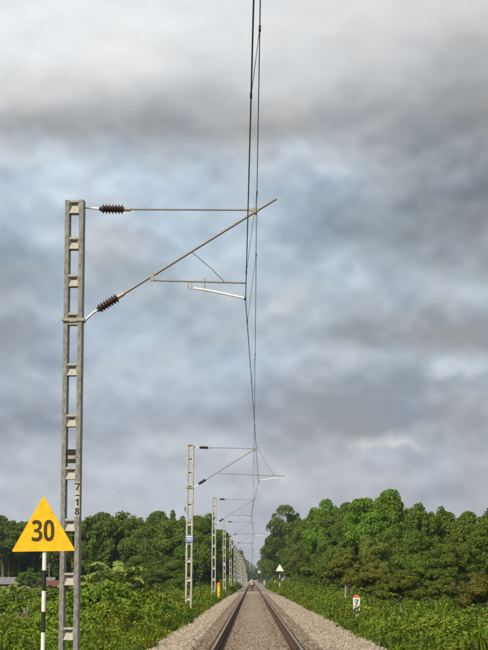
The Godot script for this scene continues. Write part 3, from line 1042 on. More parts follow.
# ---------------------------------------------------------------- signs and posts
func triangle_plate(width: float, thick: float) -> ArrayMesh:
	var b := Builder.new()
	var h := width * 0.866
	var r := 0.02
	var pts := []
	for k in 3:
		var corner: Vector2 = [Vector2(-width / 2, 0), Vector2(width / 2, 0), Vector2(0, h)][k]
		var before: Vector2 = [Vector2(0, h), Vector2(-width / 2, 0), Vector2(width / 2, 0)][k]
		var after: Vector2 = [Vector2(width / 2, 0), Vector2(0, h), Vector2(-width / 2, 0)][k]
		pts.append(corner + (before - corner).normalized() * r)
		pts.append(corner + (after - corner).normalized() * r)
	for k in range(1, 5):
		b.tri(Vector3(pts[0].x, pts[0].y, thick / 2), Vector3(pts[k].x, pts[k].y, thick / 2), Vector3(pts[k + 1].x, pts[k + 1].y, thick / 2))
		b.tri(Vector3(pts[0].x, pts[0].y, -thick / 2), Vector3(pts[k + 1].x, pts[k + 1].y, -thick / 2), Vector3(pts[k].x, pts[k].y, -thick / 2))
	for k in 6:
		var p: Vector2 = pts[k]
		var q: Vector2 = pts[(k + 1) % 6]
		b.quad(Vector3(p.x, p.y, -thick / 2), Vector3(q.x, q.y, -thick / 2), Vector3(q.x, q.y, thick / 2), Vector3(p.x, p.y, thick / 2))
	return b.done()


func banded_pole(t: Node3D, top: float, bottom: float, step: float, r: float, first_white: bool) -> void:
	var b := Builder.new()
	b.tube([Vector3.ZERO, Vector3(0, step, 0)], [r, r], 10)
	var mesh := b.done()
	var white := first_white
	var y := top - step
	while y > bottom - step:
		part(t, "pole_band", mesh, mats.white if white else mats.black, Vector3(0, y, 0))
		white = not white
		y -= step


func make_signs() -> void:
	var g := ground(-3.24, -26.0)
	var t := thing("speed_sign", "bright yellow triangular sign with black 30 on a striped pole", "sign", Vector3(-3.24, g, -26.0))
	banded_pole(t, 1.80 - g, -0.3, 0.318, 0.033, true)
	var turn := Basis(Vector3.BACK, deg_to_rad(0.9))
	var plate := part(t, "sign_plate", triangle_plate(1.0, 0.016), mats.yellow, Vector3(-0.012, 1.775 - g, 0.045), turn)
	part(plate, "numerals", lettering("30", 0.45), mats.lettering, Vector3(-0.005, 0.31, 0.010), Basis.from_scale(Vector3(0.76, 1, 1)))
	# the number post right of the line
	g = ground(4.37, -70.0)
	t = thing("number_post", "white post with red pointed top, painted 7 over 9 in black", "marker post", Vector3(4.37, g, -70.0))
	var b := Builder.new()
	b.box(Vector3(0, (0.58 - g) / 2 - 0.2, 0), Vector3(0.28, 0.58 - g + 0.4, 0.10))
	part(t, "post", b.done(), mats.white)
	b = Builder.new()
	var y := 0.582 - g
	for s in [1, -1]:
		var f: float = 0.05 * s
		var p := [Vector3(-0.142, y, f), Vector3(0.142, y, f), Vector3(0.142, y + 0.05, f), Vector3(0, y + 0.15, f * 0.5), Vector3(-0.142, y + 0.05, f)]
		for k in 3:
			if s > 0:
				b.tri(p[0], p[k + 1], p[k + 2])
			else:
				b.tri(p[0], p[k + 2], p[k + 1])
	for k in [[1, 2, 0.05, 0.05], [2, 3, 0.05, 0.15], [3, 4, 0.15, 0.05], [4, 0, 0.05, 0.0]]:
		var xa: float = [-0.142, 0.142, 0.142, 0.0, -0.142][k[0]]
		var xb: float = [-0.142, 0.142, 0.142, 0.0, -0.142][k[1]]
		var ya: float = y + [0.0, 0.0, 0.05, 0.15, 0.05][k[0]]
		var yb: float = y + [0.0, 0.0, 0.05, 0.15, 0.05][k[1]]
		var fa := 0.025 if k[0] == 3 else 0.05
		var fb := 0.025 if k[1] == 3 else 0.05
		b.quad(Vector3(xa, ya, fa), Vector3(xa, ya, -fa), Vector3(xb, yb, -fb), Vector3(xb, yb, fb))
	part(t, "pointed_top", b.done(), mats.red)
	part(t, "numeral", lettering("7", 0.34), mats.black, Vector3(0, 0.39 - g, 0.053))
	b = Builder.new()
	b.box(Vector3.ZERO, Vector3(0.20, 0.022, 0.004))
	part(t, "numeral_bar", b.done(), mats.black, Vector3(0, 0.215 - g, 0.053))
	part(t, "numeral", lettering("9", 0.34), mats.black, Vector3(0, 0.04 - g, 0.053))
	# the white triangle far down on the right
	g = ground(3.43, -206.0)
	t = thing("white_sign", "distant white triangular sign on a dark pole before the right wood", "sign", Vector3(3.43, g, -206.0))
	banded_pole(t, 2.45 - g, -0.3, 0.5, 0.045, false)
	plate = part(t, "sign_plate", triangle_plate(1.02, 0.02), mats.white, Vector3(0, 2.36 - g, 0.06))
	g = ground(4.6, -330.0)
	t = thing("marker_post", "short white post left below the distant white triangular sign", "marker post", Vector3(4.6, g, -330.0))
	b = Builder.new()
	b.box(Vector3(0, 0.75, 0), Vector3(0.34, 1.7, 0.16))
	b.box(Vector3(0, 1.62, 0), Vector3(0.18, 0.06, 0.09))
	part(t, "post", b.done(), mats.white)
	g = ground(4.4, -600.0)
	t = thing("marker_post", "tiny white post farther along the right side of the track", "marker post", Vector3(4.4, g, -600.0))
	b = Builder.new()
	b.box(Vector3(0, 0.8, 0), Vector3(0.24, 1.8, 0.12))
	b.box(Vector3(0, 1.72, 0), Vector3(0.18, 0.06, 0.09))
	part(t, "post", b.done(), mats.white)
	g = ground(2.6, -600.0)
	t = thing("disc_signal", "far white round signal disc beside the track near the vanishing point", "signal", Vector3(2.6, g, -600.0))
	rod(t, "pole", [Vector3(0, -0.3, 0), Vector3(0, 3.5 - g, 0)], 0.06, mats.black)
	b = Builder.new()
	b.tube([Vector3(0, 4.05 - g, 0.05), Vector3(0, 4.05 - g, 0.09)], [0.5, 0.5], 20)
	part(t, "disc", b.done(), mats.old_white)
	# yellow post on the left beyond the third mast
	g = ground(-2.83, -141.0)
	t = thing("boundary_post", "yellow post with orange head behind the third mast", "marker post", Vector3(-2.83, g, -141.0))
	b = Builder.new()
	b.box(Vector3(0, 0.45, 0), Vector3(0.20, 1.7, 0.12))
	part(t, "post", b.done(), mats.post_yellow)
	b = Builder.new()
	b.box(Vector3(0, 1.42, 0), Vector3(0.22, 0.26, 0.14))
	b.box(Vector3(0, 1.58, 0), Vector3(0.15, 0.06, 0.10))
	part(t, "head", b.done(), mats.orange)


# ---------------------------------------------------------------- people
# surface of smoothly joined tapered capsules [a, b, ra, rb], as surface nets
func flesh(bones: Array, cell: float, out: Builder, blend := 0.035) -> void:
	var lo := Vector3.INF
	var hi := -Vector3.INF
	for k in bones:
		for e in 2:
			var r: Vector3 = Vector3.ONE * (k[2 + e] + cell * 2.0)
			lo = lo.min(k[e] - r)
			hi = hi.max(k[e] + r)
	var nx := int((hi.x - lo.x) / cell) + 2
	var ny := int((hi.y - lo.y) / cell) + 2
	var nz := int((hi.z - lo.z) / cell) + 2
	var f := PackedFloat32Array()
	f.resize(nx * ny * nz)
	f.fill(1.0)
	for k in bones:
		var a: Vector3 = k[0]
		var ab: Vector3 = k[1] - a
		var len2 := maxf(ab.length_squared(), 1e-8)
		var reach := Vector3.ONE * (maxf(k[2], k[3]) + 0.09)
		var p0 := ((a.min(k[1]) - reach - lo) / cell).max(Vector3.ZERO)
		var p1 := (a.max(k[1]) + reach - lo) / cell
		for z in range(int(p0.z), mini(int(p1.z) + 1, nz)):
			for y in range(int(p0.y), mini(int(p1.y) + 1, ny)):
				for x in range(int(p0.x), mini(int(p1.x) + 1, nx)):
					var p := lo + Vector3(x, y, z) * cell
					var h := clampf((p - a).dot(ab) / len2, 0.0, 1.0)
					var d: float = (p - a - ab * h).length() - lerpf(k[2], k[3], h)
					var at := (z * ny + y) * nx + x
					var o := f[at]
					var m := clampf(0.5 + 0.5 * (o - d) / blend, 0.0, 1.0)
					f[at] = lerpf(o, d, m) - blend * m * (1.0 - m)
	var ids := {}
	for z in nz - 1:
		for y in ny - 1:
			for x in nx - 1:
				var at := (z * ny + y) * nx + x
				var sum := Vector3.ZERO
				var cnt := 0
				var v8 := [f[at], f[at + 1], f[at + nx], f[at + nx + 1], f[at + nx * ny], f[at + nx * ny + 1], f[at + nx * ny + nx], f[at + nx * ny + nx + 1]]
				for e in [[0, 1], [2, 3], [4, 5], [6, 7], [0, 2], [1, 3], [4, 6], [5, 7], [0, 4], [1, 5], [2, 6], [3, 7]]:
					var va: float = v8[e[0]]
					var vb: float = v8[e[1]]
					if (va < 0.0) != (vb < 0.0):
						var s := va / (va - vb)
						var pa := Vector3(e[0] & 1, (e[0] >> 1) & 1, e[0] >> 2)
						var pb := Vector3(e[1] & 1, (e[1] >> 1) & 1, e[1] >> 2)
						sum += pa.lerp(pb, s)
						cnt += 1
				if cnt:
					var g := Vector3(v8[1] + v8[3] + v8[5] + v8[7] - v8[0] - v8[2] - v8[4] - v8[6], v8[2] + v8[3] + v8[6] + v8[7] - v8[0] - v8[1] - v8[4] - v8[5], v8[4] + v8[5] + v8[6] + v8[7] - v8[0] - v8[1] - v8[2] - v8[3])
					ids[at] = out.vert(lo + (Vector3(x, y, z) + sum / cnt) * cell, g.normalized())
	for at in ids:
		var inside := f[at] < 0.0
		for ax in [[1, nx, nx * ny], [nx, nx * ny, 1], [nx * ny, 1, nx]]:
			if (f[at + ax[0]] < 0.0) != inside and ids.has(at - ax[1]) and ids.has(at - ax[2]) and ids.has(at - ax[1] - ax[2]):
				var a: int = ids[at]
				var b: int = ids[at - ax[1]]
				var c: int = ids[at - ax[1] - ax[2]]
				var d: int = ids[at - ax[2]]
				if inside:
					out.i.append_array(PackedInt32Array([a, c, b, a, d, c]))
				else:
					out.i.append_array(PackedInt32Array([a, b, c, a, c, d]))


func make_person(at: Vector3, height: float, turn: float, stride: float, shirt: Material, label: String) -> void:
	var t := thing("person", label, "person", at, "people walking on the track")
	t.rotation.y = turn
	t.scale = Vector3.ONE * (height / 1.7)
	var hip := 0.90
	var feet := []
	var body := []
	var legs := []
	for s in [-1, 1]:
		var f: float = stride * s
		var h := Vector3(0.09 * s, hip, 0)
		var knee := Vector3(0.095 * s, 0.49, f * 0.45 + 0.04)
		var ankle := Vector3(0.095 * s, 0.085 + (0.05 if f < 0.0 else 0.0), f)
		legs.append([h, knee, 0.088, 0.062])
		legs.append([knee, ankle + Vector3(0, 0.03, 0), 0.062, 0.048])
		body.append([h, knee, 0.075, 0.05])
		body.append([knee, ankle, 0.05, 0.035])
		body.append([ankle + Vector3(0, -0.04, -0.03), ankle + Vector3(0.01 * s, -0.055, 0.15), 0.042, 0.03])
		feet.append(ankle)
	body.append([Vector3(0, 0.95, 0), Vector3(0, 1.30, 0.01), 0.12, 0.13])
	body.append([Vector3(-0.15, 1.38, 0), Vector3(0.15, 1.38, 0), 0.06, 0.06])
	body.append([Vector3(0, 1.36, 0), Vector3(0, 1.50, 0.02), 0.055, 0.05])
	body.append([Vector3(0, 1.56, 0.02), Vector3(0, 1.61, 0.01), 0.082, 0.088])
	body.append([Vector3(0, 1.51, 0.06), Vector3(0, 1.53, 0.075), 0.035, 0.03])
	body.append([Vector3(0, 1.565, 0.09), Vector3(0, 1.545, 0.112), 0.012, 0.016])
	var top := [[Vector3(0, 0.90, 0), Vector3(0, 1.30, 0.01), 0.135, 0.145], [Vector3(-0.15, 1.37, 0), Vector3(0.15, 1.37, 0), 0.078, 0.078], [Vector3(-0.07, 0.9, 0), Vector3(0.07, 0.9, 0), 0.12, 0.12]]
	for s in [-1, 1]:
		var shoulder := Vector3(0.18 * s, 1.37, 0)
		var elbow := Vector3(0.235 * s, 1.10, -stride * 0.35 * s - 0.03)
		var wrist := Vector3(0.235 * s, 0.87, -stride * 0.75 * s + 0.05)
		body.append([shoulder, elbow, 0.048, 0.040])
		body.append([elbow, wrist, 0.040, 0.027])
		body.append([wrist, wrist + Vector3(0, -0.08, 0.015), 0.030, 0.034])
		top.append([shoulder, shoulder.lerp(elbow, 0.85), 0.068, 0.060])
		body.append([Vector3(0.08 * s, 1.57, 0.01), Vector3(0.092 * s, 1.59, 0.0), 0.02, 0.018])
	legs.append([Vector3(-0.07, hip + 0.02, 0), Vector3(0.07, hip + 0.02, 0), 0.105, 0.105])
	var b := Builder.new()
	flesh(body, 0.022, b)
	for s in [-1, 1]:
		var palm := Vector3(0.235 * s, 0.79, -stride * 0.75 * s + 0.065)
		for k in 4:
			var root := palm + Vector3(0, -0.02, 0.027 - 0.018 * k)
			var long: float = [0.070, 0.080, 0.074, 0.058][k]
			b.tube([root, root + Vector3(-0.006 * s, -long * 0.55, 0.004), root + Vector3(-0.022 * s, -long, 0.008)], [0.009, 0.0085, 0.006], 6)
		b.tube([palm + Vector3(0, 0.02, 0.03), palm + Vector3(-0.01 * s, -0.015, 0.052), palm + Vector3(-0.02 * s, -0.045, 0.055)], [0.011, 0.010, 0.007], 6)
	part(t, "body", b.done(), mats.skin)
	b = Builder.new()
	flesh(top, 0.022, b)
	part(t, "shirt", b.done(), shirt)
	b = Builder.new()
	flesh(legs, 0.022, b)
	part(t, "trousers", b.done(), mats.trousers)
	b = Builder.new()
	flesh([[Vector3(0, 1.62, -0.012), Vector3(0, 1.645, -0.005), 0.094, 0.088], [Vector3(0, 1.56, -0.035), Vector3(0, 1.6, -0.03), 0.075, 0.085]], 0.016, b)
	part(t, "hair", b.done(), mats.hair)


# ---------------------------------------------------------------- plants
func ball() -> Vector3:
	return Vector3(rng.randfn(), rng.randfn(), rng.randfn()).normalized()


func leaf_tint(spread := 0.28) -> Color:
	var g := 1.0 + spread * rng.randf_range(-1.0, 1.0)
	var warm := 1.0 + 0.22 * rng.randf_range(-1.0, 1.0)
	return Color(g * warm, g, g * rng.randf_range(0.7, 1.2))


# leaves of one clump, on a flattened ball
func clump(b: Builder, c: Vector3, r: float, count: int, long: float, out: Vector3, flat := 0.72, tone := Color(1, 1, 1)) -> void:
	for k in count:
		var d := (ball() + out * 0.35 + Vector3(0, 0.3, 0)).normalized()
		var deep := rng.randf()
		var p := c + Vector3(d.x, d.y * flat, d.z) * r * (1.08 - 0.55 * deep * deep)
		var m := (d + ball() * 0.75).normalized()
		var along := (m.cross(ball()) + Vector3(0, -0.25, 0)).normalized()
		m = (m - along * m.dot(along)).normalized()
		var l := long * rng.randf_range(0.65, 1.3)
		b.leaf(p, along, m, l, l * rng.randf_range(0.45, 0.7), leaf_tint() * tone)


# trees are made ten metres high and scaled where they stand: [trunk mesh, crown mesh]
func make_tree_shape(sd: int, kind: String) -> Array:
	rng.seed = sd
	var cr := Builder.new()
	var tr := Builder.new()
	var rad := Vector3(3.4, 3.7, 3.4)
	var mid := 6.2
	var clumps := 78
	var each := 400
	var size := Vector2(0.45, 1.15)
	var long := 0.225
	var low := -0.55
	var trunk := 0.20
	match kind:
		"tall":
			rad = Vector3(2.5, 4.6, 2.5)
			mid = 5.3
			low = -1.0
		"skirt":
			rad = Vector3(3.0, 4.9, 3.0)
			mid = 4.9
			low = -1.0
			clumps = 84
		"lumpy":
			rad = Vector3(3.6, 4.2, 3.6)
			mid = 5.6
			clumps = 46
			each = 450
			size = Vector2(0.6, 1.15)
			low = -0.9
		"airy":
			rad = Vector3(4.0, 3.7, 4.0)
			mid = 6.2
			clumps = 60
			each = 420
			size = Vector2(0.55, 1.05)
			long = 0.25
			low = -0.62
			trunk = 0.19
	var lean := Vector3(rng.randf_range(-0.5, 0.5), 0, rng.randf_range(-0.5, 0.5))
	var fork := Vector3(lean.x, mid - rad.y * (0.62 if kind == "airy" else 0.35), lean.z)
	if fork.y < 1.5:
		fork.y = 2.2
	tr.tube([Vector3(0, -0.6, 0), Vector3(0, 0.0, 0), fork * Vector3(0.3, 0.45, 0.3), fork], [trunk * 1.7, trunk * 1.25, trunk, trunk * 0.8], 9, false)
	for k in clumps:
		var d := ball()
		while d.y < low:
			d = ball()
		var reach := 1.0 if kind == "airy" else pow(rng.randf(), 0.40)
		if kind == "airy":
			reach = rng.randf_range(0.35, 1.0)
		var lump := 0.84 + 0.95 * noise.get_noise_3dv(d * 26.0 + Vector3(sd * 13.0, 0, 0))
		var r := rng.randf_range(size.x, size.y)
		var c := Vector3(d.x * rad.x, d.y * rad.y, d.z * rad.z) * reach * clampf(lump, 0.5, 1.15) * 0.86
		c.y = clampf(c.y + mid, 0.8, 10.0 - r * 0.72)
		c += lean * 0.8
		var g := rng.randf_range(0.78, 1.22)
		clump(cr, c, r, int(each * r * r / (size.y * size.x * 0.9)), long, d, 0.75 if kind != "airy" else 0.68, Color(g * rng.randf_range(0.9, 1.1), g, g))
		if k % 4 == 0:
			var bend := fork.lerp(c, 0.5) + Vector3(0, -0.35, 0) + ball() * 0.25
			tr.tube([fork * Vector3(0.9, 0.92, 0.9), bend, c], [trunk * 0.55, trunk * 0.33, 0.03], 6, false)
	# loose sprays that break the outline
	for k in 46:
		var d := ball()
		while d.y < maxf(low, -0.6):
			d = ball()
		var lump := clampf(0.84 + 0.95 * noise.get_noise_3dv(d * 26.0 + Vector3(sd * 13.0, 0, 0)), 0.55, 1.06)
		var c := Vector3(d.x * rad.x, d.y * rad.y, d.z * rad.z) * lump * rng.randf_range(0.86, 1.02) + lean * 0.8
		c.y = clampf(c.y + mid, 0.8, 9.9)
		var r := rng.randf_range(0.18, 0.42)
		var g := rng.randf_range(0.85, 1.3)
		clump(cr, c, r, int(700 * r * r) + 12, long, d, 1.2, Color(g, g, g))
		var inner := c - d * r * 2.2
		tr.tube([inner, c], [0.03, 0.015], 5, false)
	return [tr.done(), cr.done()]


func make_bush_shape(sd: int) -> ArrayMesh:
	rng.seed = sd
	var b := Builder.new()
	# one metre high, a heap of leafy lumps
	for k in 20:
		var a := rng.randf() * TAU
		var q := sqrt(rng.randf()) * 0.85
		var r := rng.randf_range(0.20, 0.34)
		var c := Vector3(cos(a) * q, 0, sin(a) * q)
		c.y = (1.0 - q * q) * 0.80 * rng.randf_range(0.6, 1.1) + 0.05
		var g := rng.randf_range(0.82, 1.2)
		clump(b, c, r, int(6000 * r * r), 0.085, Vector3(c.x, 0.5, c.z), 0.8, Color(g, g, g))
	# shoots standing out of the heap
	for k in 34:
		var a := rng.randf() * TAU
		var q := sqrt(rng.randf()) * 0.95
		var foot := Vector3(cos(a) * q, (1.0 - q * q) * 0.75, sin(a) * q)
		var lean := (Vector3(foot.x * 0.6, 1.0, foot.z * 0.6) + ball() * 0.3).normalized()
		var long := rng.randf_range(0.18, 0.42)
		for l in 16:
			var along := (ball() + lean * 0.5).normalized()
			var m := along.cross(ball()).normalized()
			if m.y < 0.0:
				m = -m
			b.leaf(foot + lean * long * (l + 1) / 16.0, along, m, rng.randf_range(0.07, 0.12), 0.05, leaf_tint() * Color(1.1, 1.1, 1.1))
	return b.done()


func make_bamboo_shape(sd: int) -> Array:
	rng.seed = sd
	var st := Builder.new()
	var lv := Builder.new()
	for k in 16:
		var a := rng.randf() * TAU
		var out := Vector3(cos(a), 0, sin(a))
		var h := rng.randf_range(0.68, 0.97) * 9.6
		var reach := rng.randf_range(0.9, 2.6)
		if k == 0:
			out = Vector3(0.97, 0, 0.2)
			h = 9.7
			reach = 2.3
		var pts := []
		var radii := []
		for s in 11:
			var u := s / 10.0
			var droop := pow(maxf(u - 0.72, 0.0) / 0.28, 2.0) * (1.5 if k == 0 else 1.0)
			pts.append(out * (0.4 + reach * u * u) + Vector3(0, h * sin(u * 1.62) - droop, 0))
			radii.append(0.055 * (1.0 - 0.85 * u))
		st.tube(pts, radii, 6, false)
		for s in range(3, 11):
			var p: Vector3 = pts[s]
			clump(lv, p + Vector3(0, -0.1, 0), rng.randf_range(0.35, 0.6) if s < 10 else 0.38, 110 if s < 9 else 90, 0.30, out, 0.8)
	return [st.done(), lv.done()]


func make_palm_shape(sd: int) -> Array:
	rng.seed = sd
	var st := Builder.new()
	st.tube([Vector3(0, -0.4, 0), Vector3(0.05, 3.0, 0), Vector3(0.12, 6.0, 0.03), Vector3(0.08, 8.6, 0.0)], [0.13, 0.10, 0.09, 0.075], 8, false)
	var lv := Builder.new()
	for k in 11:
		var a := TAU * k / 11.0 + rng.randf()
		var out := Vector3(cos(a), 0, sin(a))
		var up := rng.randf_range(0.2, 1.3)
		var last := Vector3(0.08, 8.6, 0)
		for s in 13:
			var u := (s + 1) / 13.0
			var p := Vector3(0.08, 8.6, 0) + out * 1.9 * u + Vector3(0, up * u * 1.6 - 1.6 * u * u, 0)
			var side := out.cross(Vector3.UP)
			for e in [-1, 1]:
				var along: Vector3 = (side * e + out * 0.6 + Vector3(0, -0.45, 0)).normalized()
				var m := (Vector3.UP - along * along.y).normalized()
				lv.leaf(p, along, m, 0.75 * (1.1 - 0.6 * u), 0.12, leaf_tint())
			st.tube([last, p], [0.025, 0.02], 5, false)
			last = p
	return [st.done(), lv.done()]


func make_woods() -> void:
	var shapes := {}
	for k in ["broad", "tall", "skirt", "airy", "lumpy"]:
		shapes[k] = []
		for s in (1 if k == "lumpy" else 3):
			shapes[k].append(make_tree_shape(100 + 17 * s + 1000 * shapes.size(), k))
	shapes.bamboo = [make_bamboo_shape(71), make_bamboo_shape(72)]
	shapes.palm = [make_palm_shape(81), make_palm_shape(82)]
	var tints := {"bright": mats.bright, "bright2": mats.bright2, "pale": mats.pale, "mid": mats.mid, "mid2": mats.mid2, "dark": mats.dark, "black": mats.black_leaf, "yellow": mats.yellow_leaf, "olive": mats.olive, "rust": mats.rust, "leafy": mats.leafy, "leaf2": mats.leaf2, "dleaf": mats.dleaf}
	rng.seed = 5
	var n := 0
	for a in TREES:
		var label: String = a[6]
		var group := "trees of the right wood" if a[1] > 0.0 else "trees of the left wood"
		match label:
			"@R":
				label = "green tree half hidden behind the front trees of the right wood"
				group = "trees standing behind the right wood's front"
			"@RF":
				label = "small distant tree along the right side of the far track"
				group = "distant trees right of the far track"
			"@L":
				label = "leafy tree merged into the dense left wood"
				group = "trees merged into the left wood"
			"@LU":
				label = "low deep green tree at the foot of the left wood"
				group = "low trees at the foot of the left wood"
			"@LF":
				label = "dark tree behind the far masts on the left side"
				group = "trees behind the far masts"
			"@FAR":
				label = "hazy far-off tree closing the view at the track's end"
				group = "trees at the end of the view"
			"@P":
				label = "slender palm with pale trunk standing behind the hut"
				group = "palms behind the hut"
		var kind: String = a[0]
		var called: String = {"bamboo": "bamboo_clump", "palm": "palm_tree", "airy": "small_tree"}.get(kind, "broadleaf_tree")
		var t := thing(called, label, "bamboo" if kind == "bamboo" else ("palm" if kind == "palm" else "tree"), Vector3(a[1], ground(a[1], a[2]), a[2]), group)
		var s: float = a[3] / 10.0
		var shape: Array = shapes[kind][n % shapes[kind].size()]
		var turn := rng.randf() * TAU
		if kind == "bamboo":
			turn = rng.randf_range(-0.4, 0.4)
		t.rotation.y = turn
		t.scale = Vector3(s * a[4], s, s * a[4])
		part(t, "culms" if kind == "bamboo" else "trunk", shape[0], mats.culm if kind == "bamboo" else (mats.pale_bark if kind == "airy" or kind == "palm" else mats.bark))
		part(t, "crown", shape[1], tints[a[5]])
		n += 1
	var bushes := []
	for k in 4:
		bushes.append(make_bush_shape(300 + k))
	rng.seed = 6
	n = 0
	for a in BUSHES:
		var o := part(self, numbered("shrub"), bushes[n % 4], tints[a[5]], Vector3(a[1], ground(a[1], a[2]) - 0.05, a[2]), Basis(Vector3.UP, rng.randf() * TAU))
		var s: float = a[3] + 0.05
		var w: float = maxf(s, 0.85) * a[4]
		o.scale = Vector3(w, s, w)
		o.set_meta("label", a[6])
		o.set_meta("category", "shrub")
		o.set_meta("group", "shrubs beside the line")
		n += 1


# an arching leaf whose blade is torn into strips along its midrib
func banana_leaf(long: float, wide: float, lift: float) -> ArrayMesh:
	var b := Builder.new()
	var rib := []
	var radii := []
	var p := Vector3.ZERO
	for s in 17:
		rib.append(p)
		radii.append(0.016 * (1.05 - s / 17.0) * long)
		var a := lift - (lift + 0.75) * pow(s / 16.0, 1.4)
		p += Vector3(0, sin(a), cos(a)) * long / 16.0
	b.tint = Color(1.25, 1.2, 1.5)
	b.tube(rib, radii, 5, false)
	for s in range(2, 16):
		var u := s / 16.0
		var w := wide * pow(sin(PI * clampf(u * 0.95 + 0.03, 0.0, 1.0)), 0.55)
		for e in [-1.0, 1.0]:
			if rng.randf() < 0.06:
				continue
			var drop := rng.randf_range(-0.1, 0.75)
			var fwd: Vector3 = (rib[s + 1] - rib[s]) * rng.randf_range(0.3, 0.9)
			var o0: Vector3 = rib[s] + Vector3(e * w, -w * drop, 0) + fwd
			var o1: Vector3 = rib[s + 1] + Vector3(e * w, -w * (drop + rng.randf_range(-0.12, 0.12)), 0) + fwd * 0.9
			b.tint = leaf_tint(0.16) * (Color(1.3, 0.9, 0.8) if rng.randf() < 0.08 else Color(1, 1, 1))
			if e > 0.0:
				b.quad(rib[s], o0, o1, rib[s + 1])
			else:
				b.quad(o0, rib[s], rib[s + 1], o1)
	return b.done()


func make_bananas() -> void:
	rng.seed = 9
	var list := [
		[-5.62, -70.0, 3.0, "banana plant with the longest drooping leaf, before the left wood"],
		[-6.64, -72.0, 2.7, "middle banana plant of the three right of the numbered mast"],
		[-7.50, -75.0, 2.6, "leftmost banana plant of the three right of the numbered mast"],
		[-19.5, -130.0, 2.5, "small banana plant in the field at the left edge"],
		[-19.2, -136.0, 2.9, "banana plant with pale stem in front of the hut"],
	]
	for a in list:
		var g := ground(a[0], a[1])
		var t := thing("banana_plant", a[3], "banana plant", Vector3(a[0], g, a[1]), "banana plants")
		var h: float = a[2]
		var b := Builder.new()
		b.tube([Vector3(0, -0.2, 0), Vector3(0.02, h * 0.35, 0), Vector3(0, h * 0.62, 0.02)], [0.11, 0.09, 0.055], 9)
		part(t, "stem", b.done(), mats.culm)
		for k in 8:
			var turn := TAU * k / 8.0 + rng.randf_range(-0.35, 0.35)
			part(t, "leaf", banana_leaf(h * rng.randf_range(0.5, 0.75), h * 0.075, rng.randf_range(0.7, 1.4)), mats.banana, Vector3(0, h * 0.56, 0), Basis(Vector3.UP, turn))


func make_cover() -> void:
	# low creepers and weeds on both verges: one mass on each side
	rng.seed = 21
	var tufts := []
	for k in 5:
		var b := Builder.new()
		var tall: float = [0.20, 0.24, 0.48, 0.15, 0.85][k]
		var big: float = [0.085, 0.055, 0.07, 0.05, 0.075][k]
		for l in [110, 150, 120, 40, 70][k]:
			var a := rng.randf() * TAU
			var q := sqrt(rng.randf()) * (0.42 if k < 4 else 0.22)
			var p := Vector3(cos(a) * q, 0.03 + tall * rng.randf() * (1.1 - q), sin(a) * q)
			var m := (Vector3(0, 0.9, 0) + ball() * 0.7).normalized()
			var along := m.cross(ball()).normalized()
			var long := big * rng.randf_range(0.7, 1.3)
			b.leaf(p, along, m, long, long * (0.8 if k != 4 else 0.4), leaf_tint(0.3))
		for l in [3, 2, 6, 70, 3][k]:
			var p := Vector3(rng.randf_range(-0.35, 0.35), 0.0, rng.randf_range(-0.35, 0.35))
			var along := (Vector3.UP + ball() * (0.35 if k != 3 else 0.6)).normalized()
			var m := along.cross(ball()).normalized()
			b.leaf(p, along, m, rng.randf_range(0.25, 0.5), 0.018, leaf_tint(0.3) * (Color(1.25, 1.1, 1.3) if k == 3 else Color(1, 1, 1)))
		tufts.append(b.done())
	for side in [-1, 1]:
		var cover := Node3D.new()
		cover.name = "ground_cover" if side < 0 else "ground_cover_001"
		cover.set_meta("kind", "stuff")
		cover.set_meta("label", "bright green creepers and weeds covering the %s verge" % ("left" if side < 0 else "right"))
		cover.set_meta("category", "ground cover")
		add_child(cover)
		for k in 5:
			tufts[k].surface_set_material(0, mats.leafy)
			var spots := []
			var colours := []
			var want: int = [6400, 6000, 3000, 1500, 700][k] if side > 0 else [7400, 7400, 3600, 4000, 1300][k]
			while spots.size() < want:
				var z := -34.0 - 330.0 * pow(rng.randf(), 1.9)
				var edge := (3.12 if side < 0 else 3.72) + 0.35 * noise.get_noise_2d(z * 16.0, side * 50.0) + 0.15 * rng.randfn()
				var x: float = (edge + (22.0 if side < 0 else 10.0) * pow(rng.randf(), 1.6)) * side + TRACK_X
				var thick := 0.75 + 0.7 * noise.get_noise_2d(x * 9.0, z * 5.0)
				if rng.randf() > thick + 0.22:
					continue
				var s := rng.randf_range(0.75, 1.5) * (1.0 + 0.004 * (-z - 34.0)) * clampf(0.65 + 0.5 * (absf(x) - edge), 0.65, 1.15)
				var tall := s * rng.randf_range(0.5, 1.5) * (0.25 + 0.75 * thick + 0.9 * maxf(0.0, noise.get_noise_2d(x * 5.0 + 40.0, z * 2.5))) * (0.8 if x > -9.0 else 0.5)
				if x > 3.6 and x < 5.0 and z < -54.0 and z > -71.0:
					tall *= 0.9
				spots.append(Transform3D(Basis(Vector3.UP, rng.randf() * TAU) * Basis.from_scale(Vector3(s, tall, s)), Vector3(x, ground(x, z) - 0.02, z)))
				var g := rng.randf_range(0.75, 1.2) * (1.0 + 0.75 * noise.get_noise_2d(x * 11.0 - 60.0, z * 4.0))
				var dry := smoothstep(0.05, 0.4, noise.get_noise_2d(x * 6.0 + 80.0, z * 3.0))
				colours.append(Color(g * lerpf(1.0, 1.65, dry), g * lerpf(1.0, 1.08, dry), g))
			var mm := MultiMesh.new()
			mm.transform_format = MultiMesh.TRANSFORM_3D
			mm.use_colors = true
			mm.mesh = tufts[k]
			mm.instance_count = spots.size()
			for q in spots.size():
				mm.set_instance_transform(q, spots[q])
				mm.set_instance_color(q, colours[q])
			var o := MultiMeshInstance3D.new()
			o.name = "creepers"
			o.multimesh = mm
			o.set_meta("kind", "stuff")
			cover.add_child(o, true)


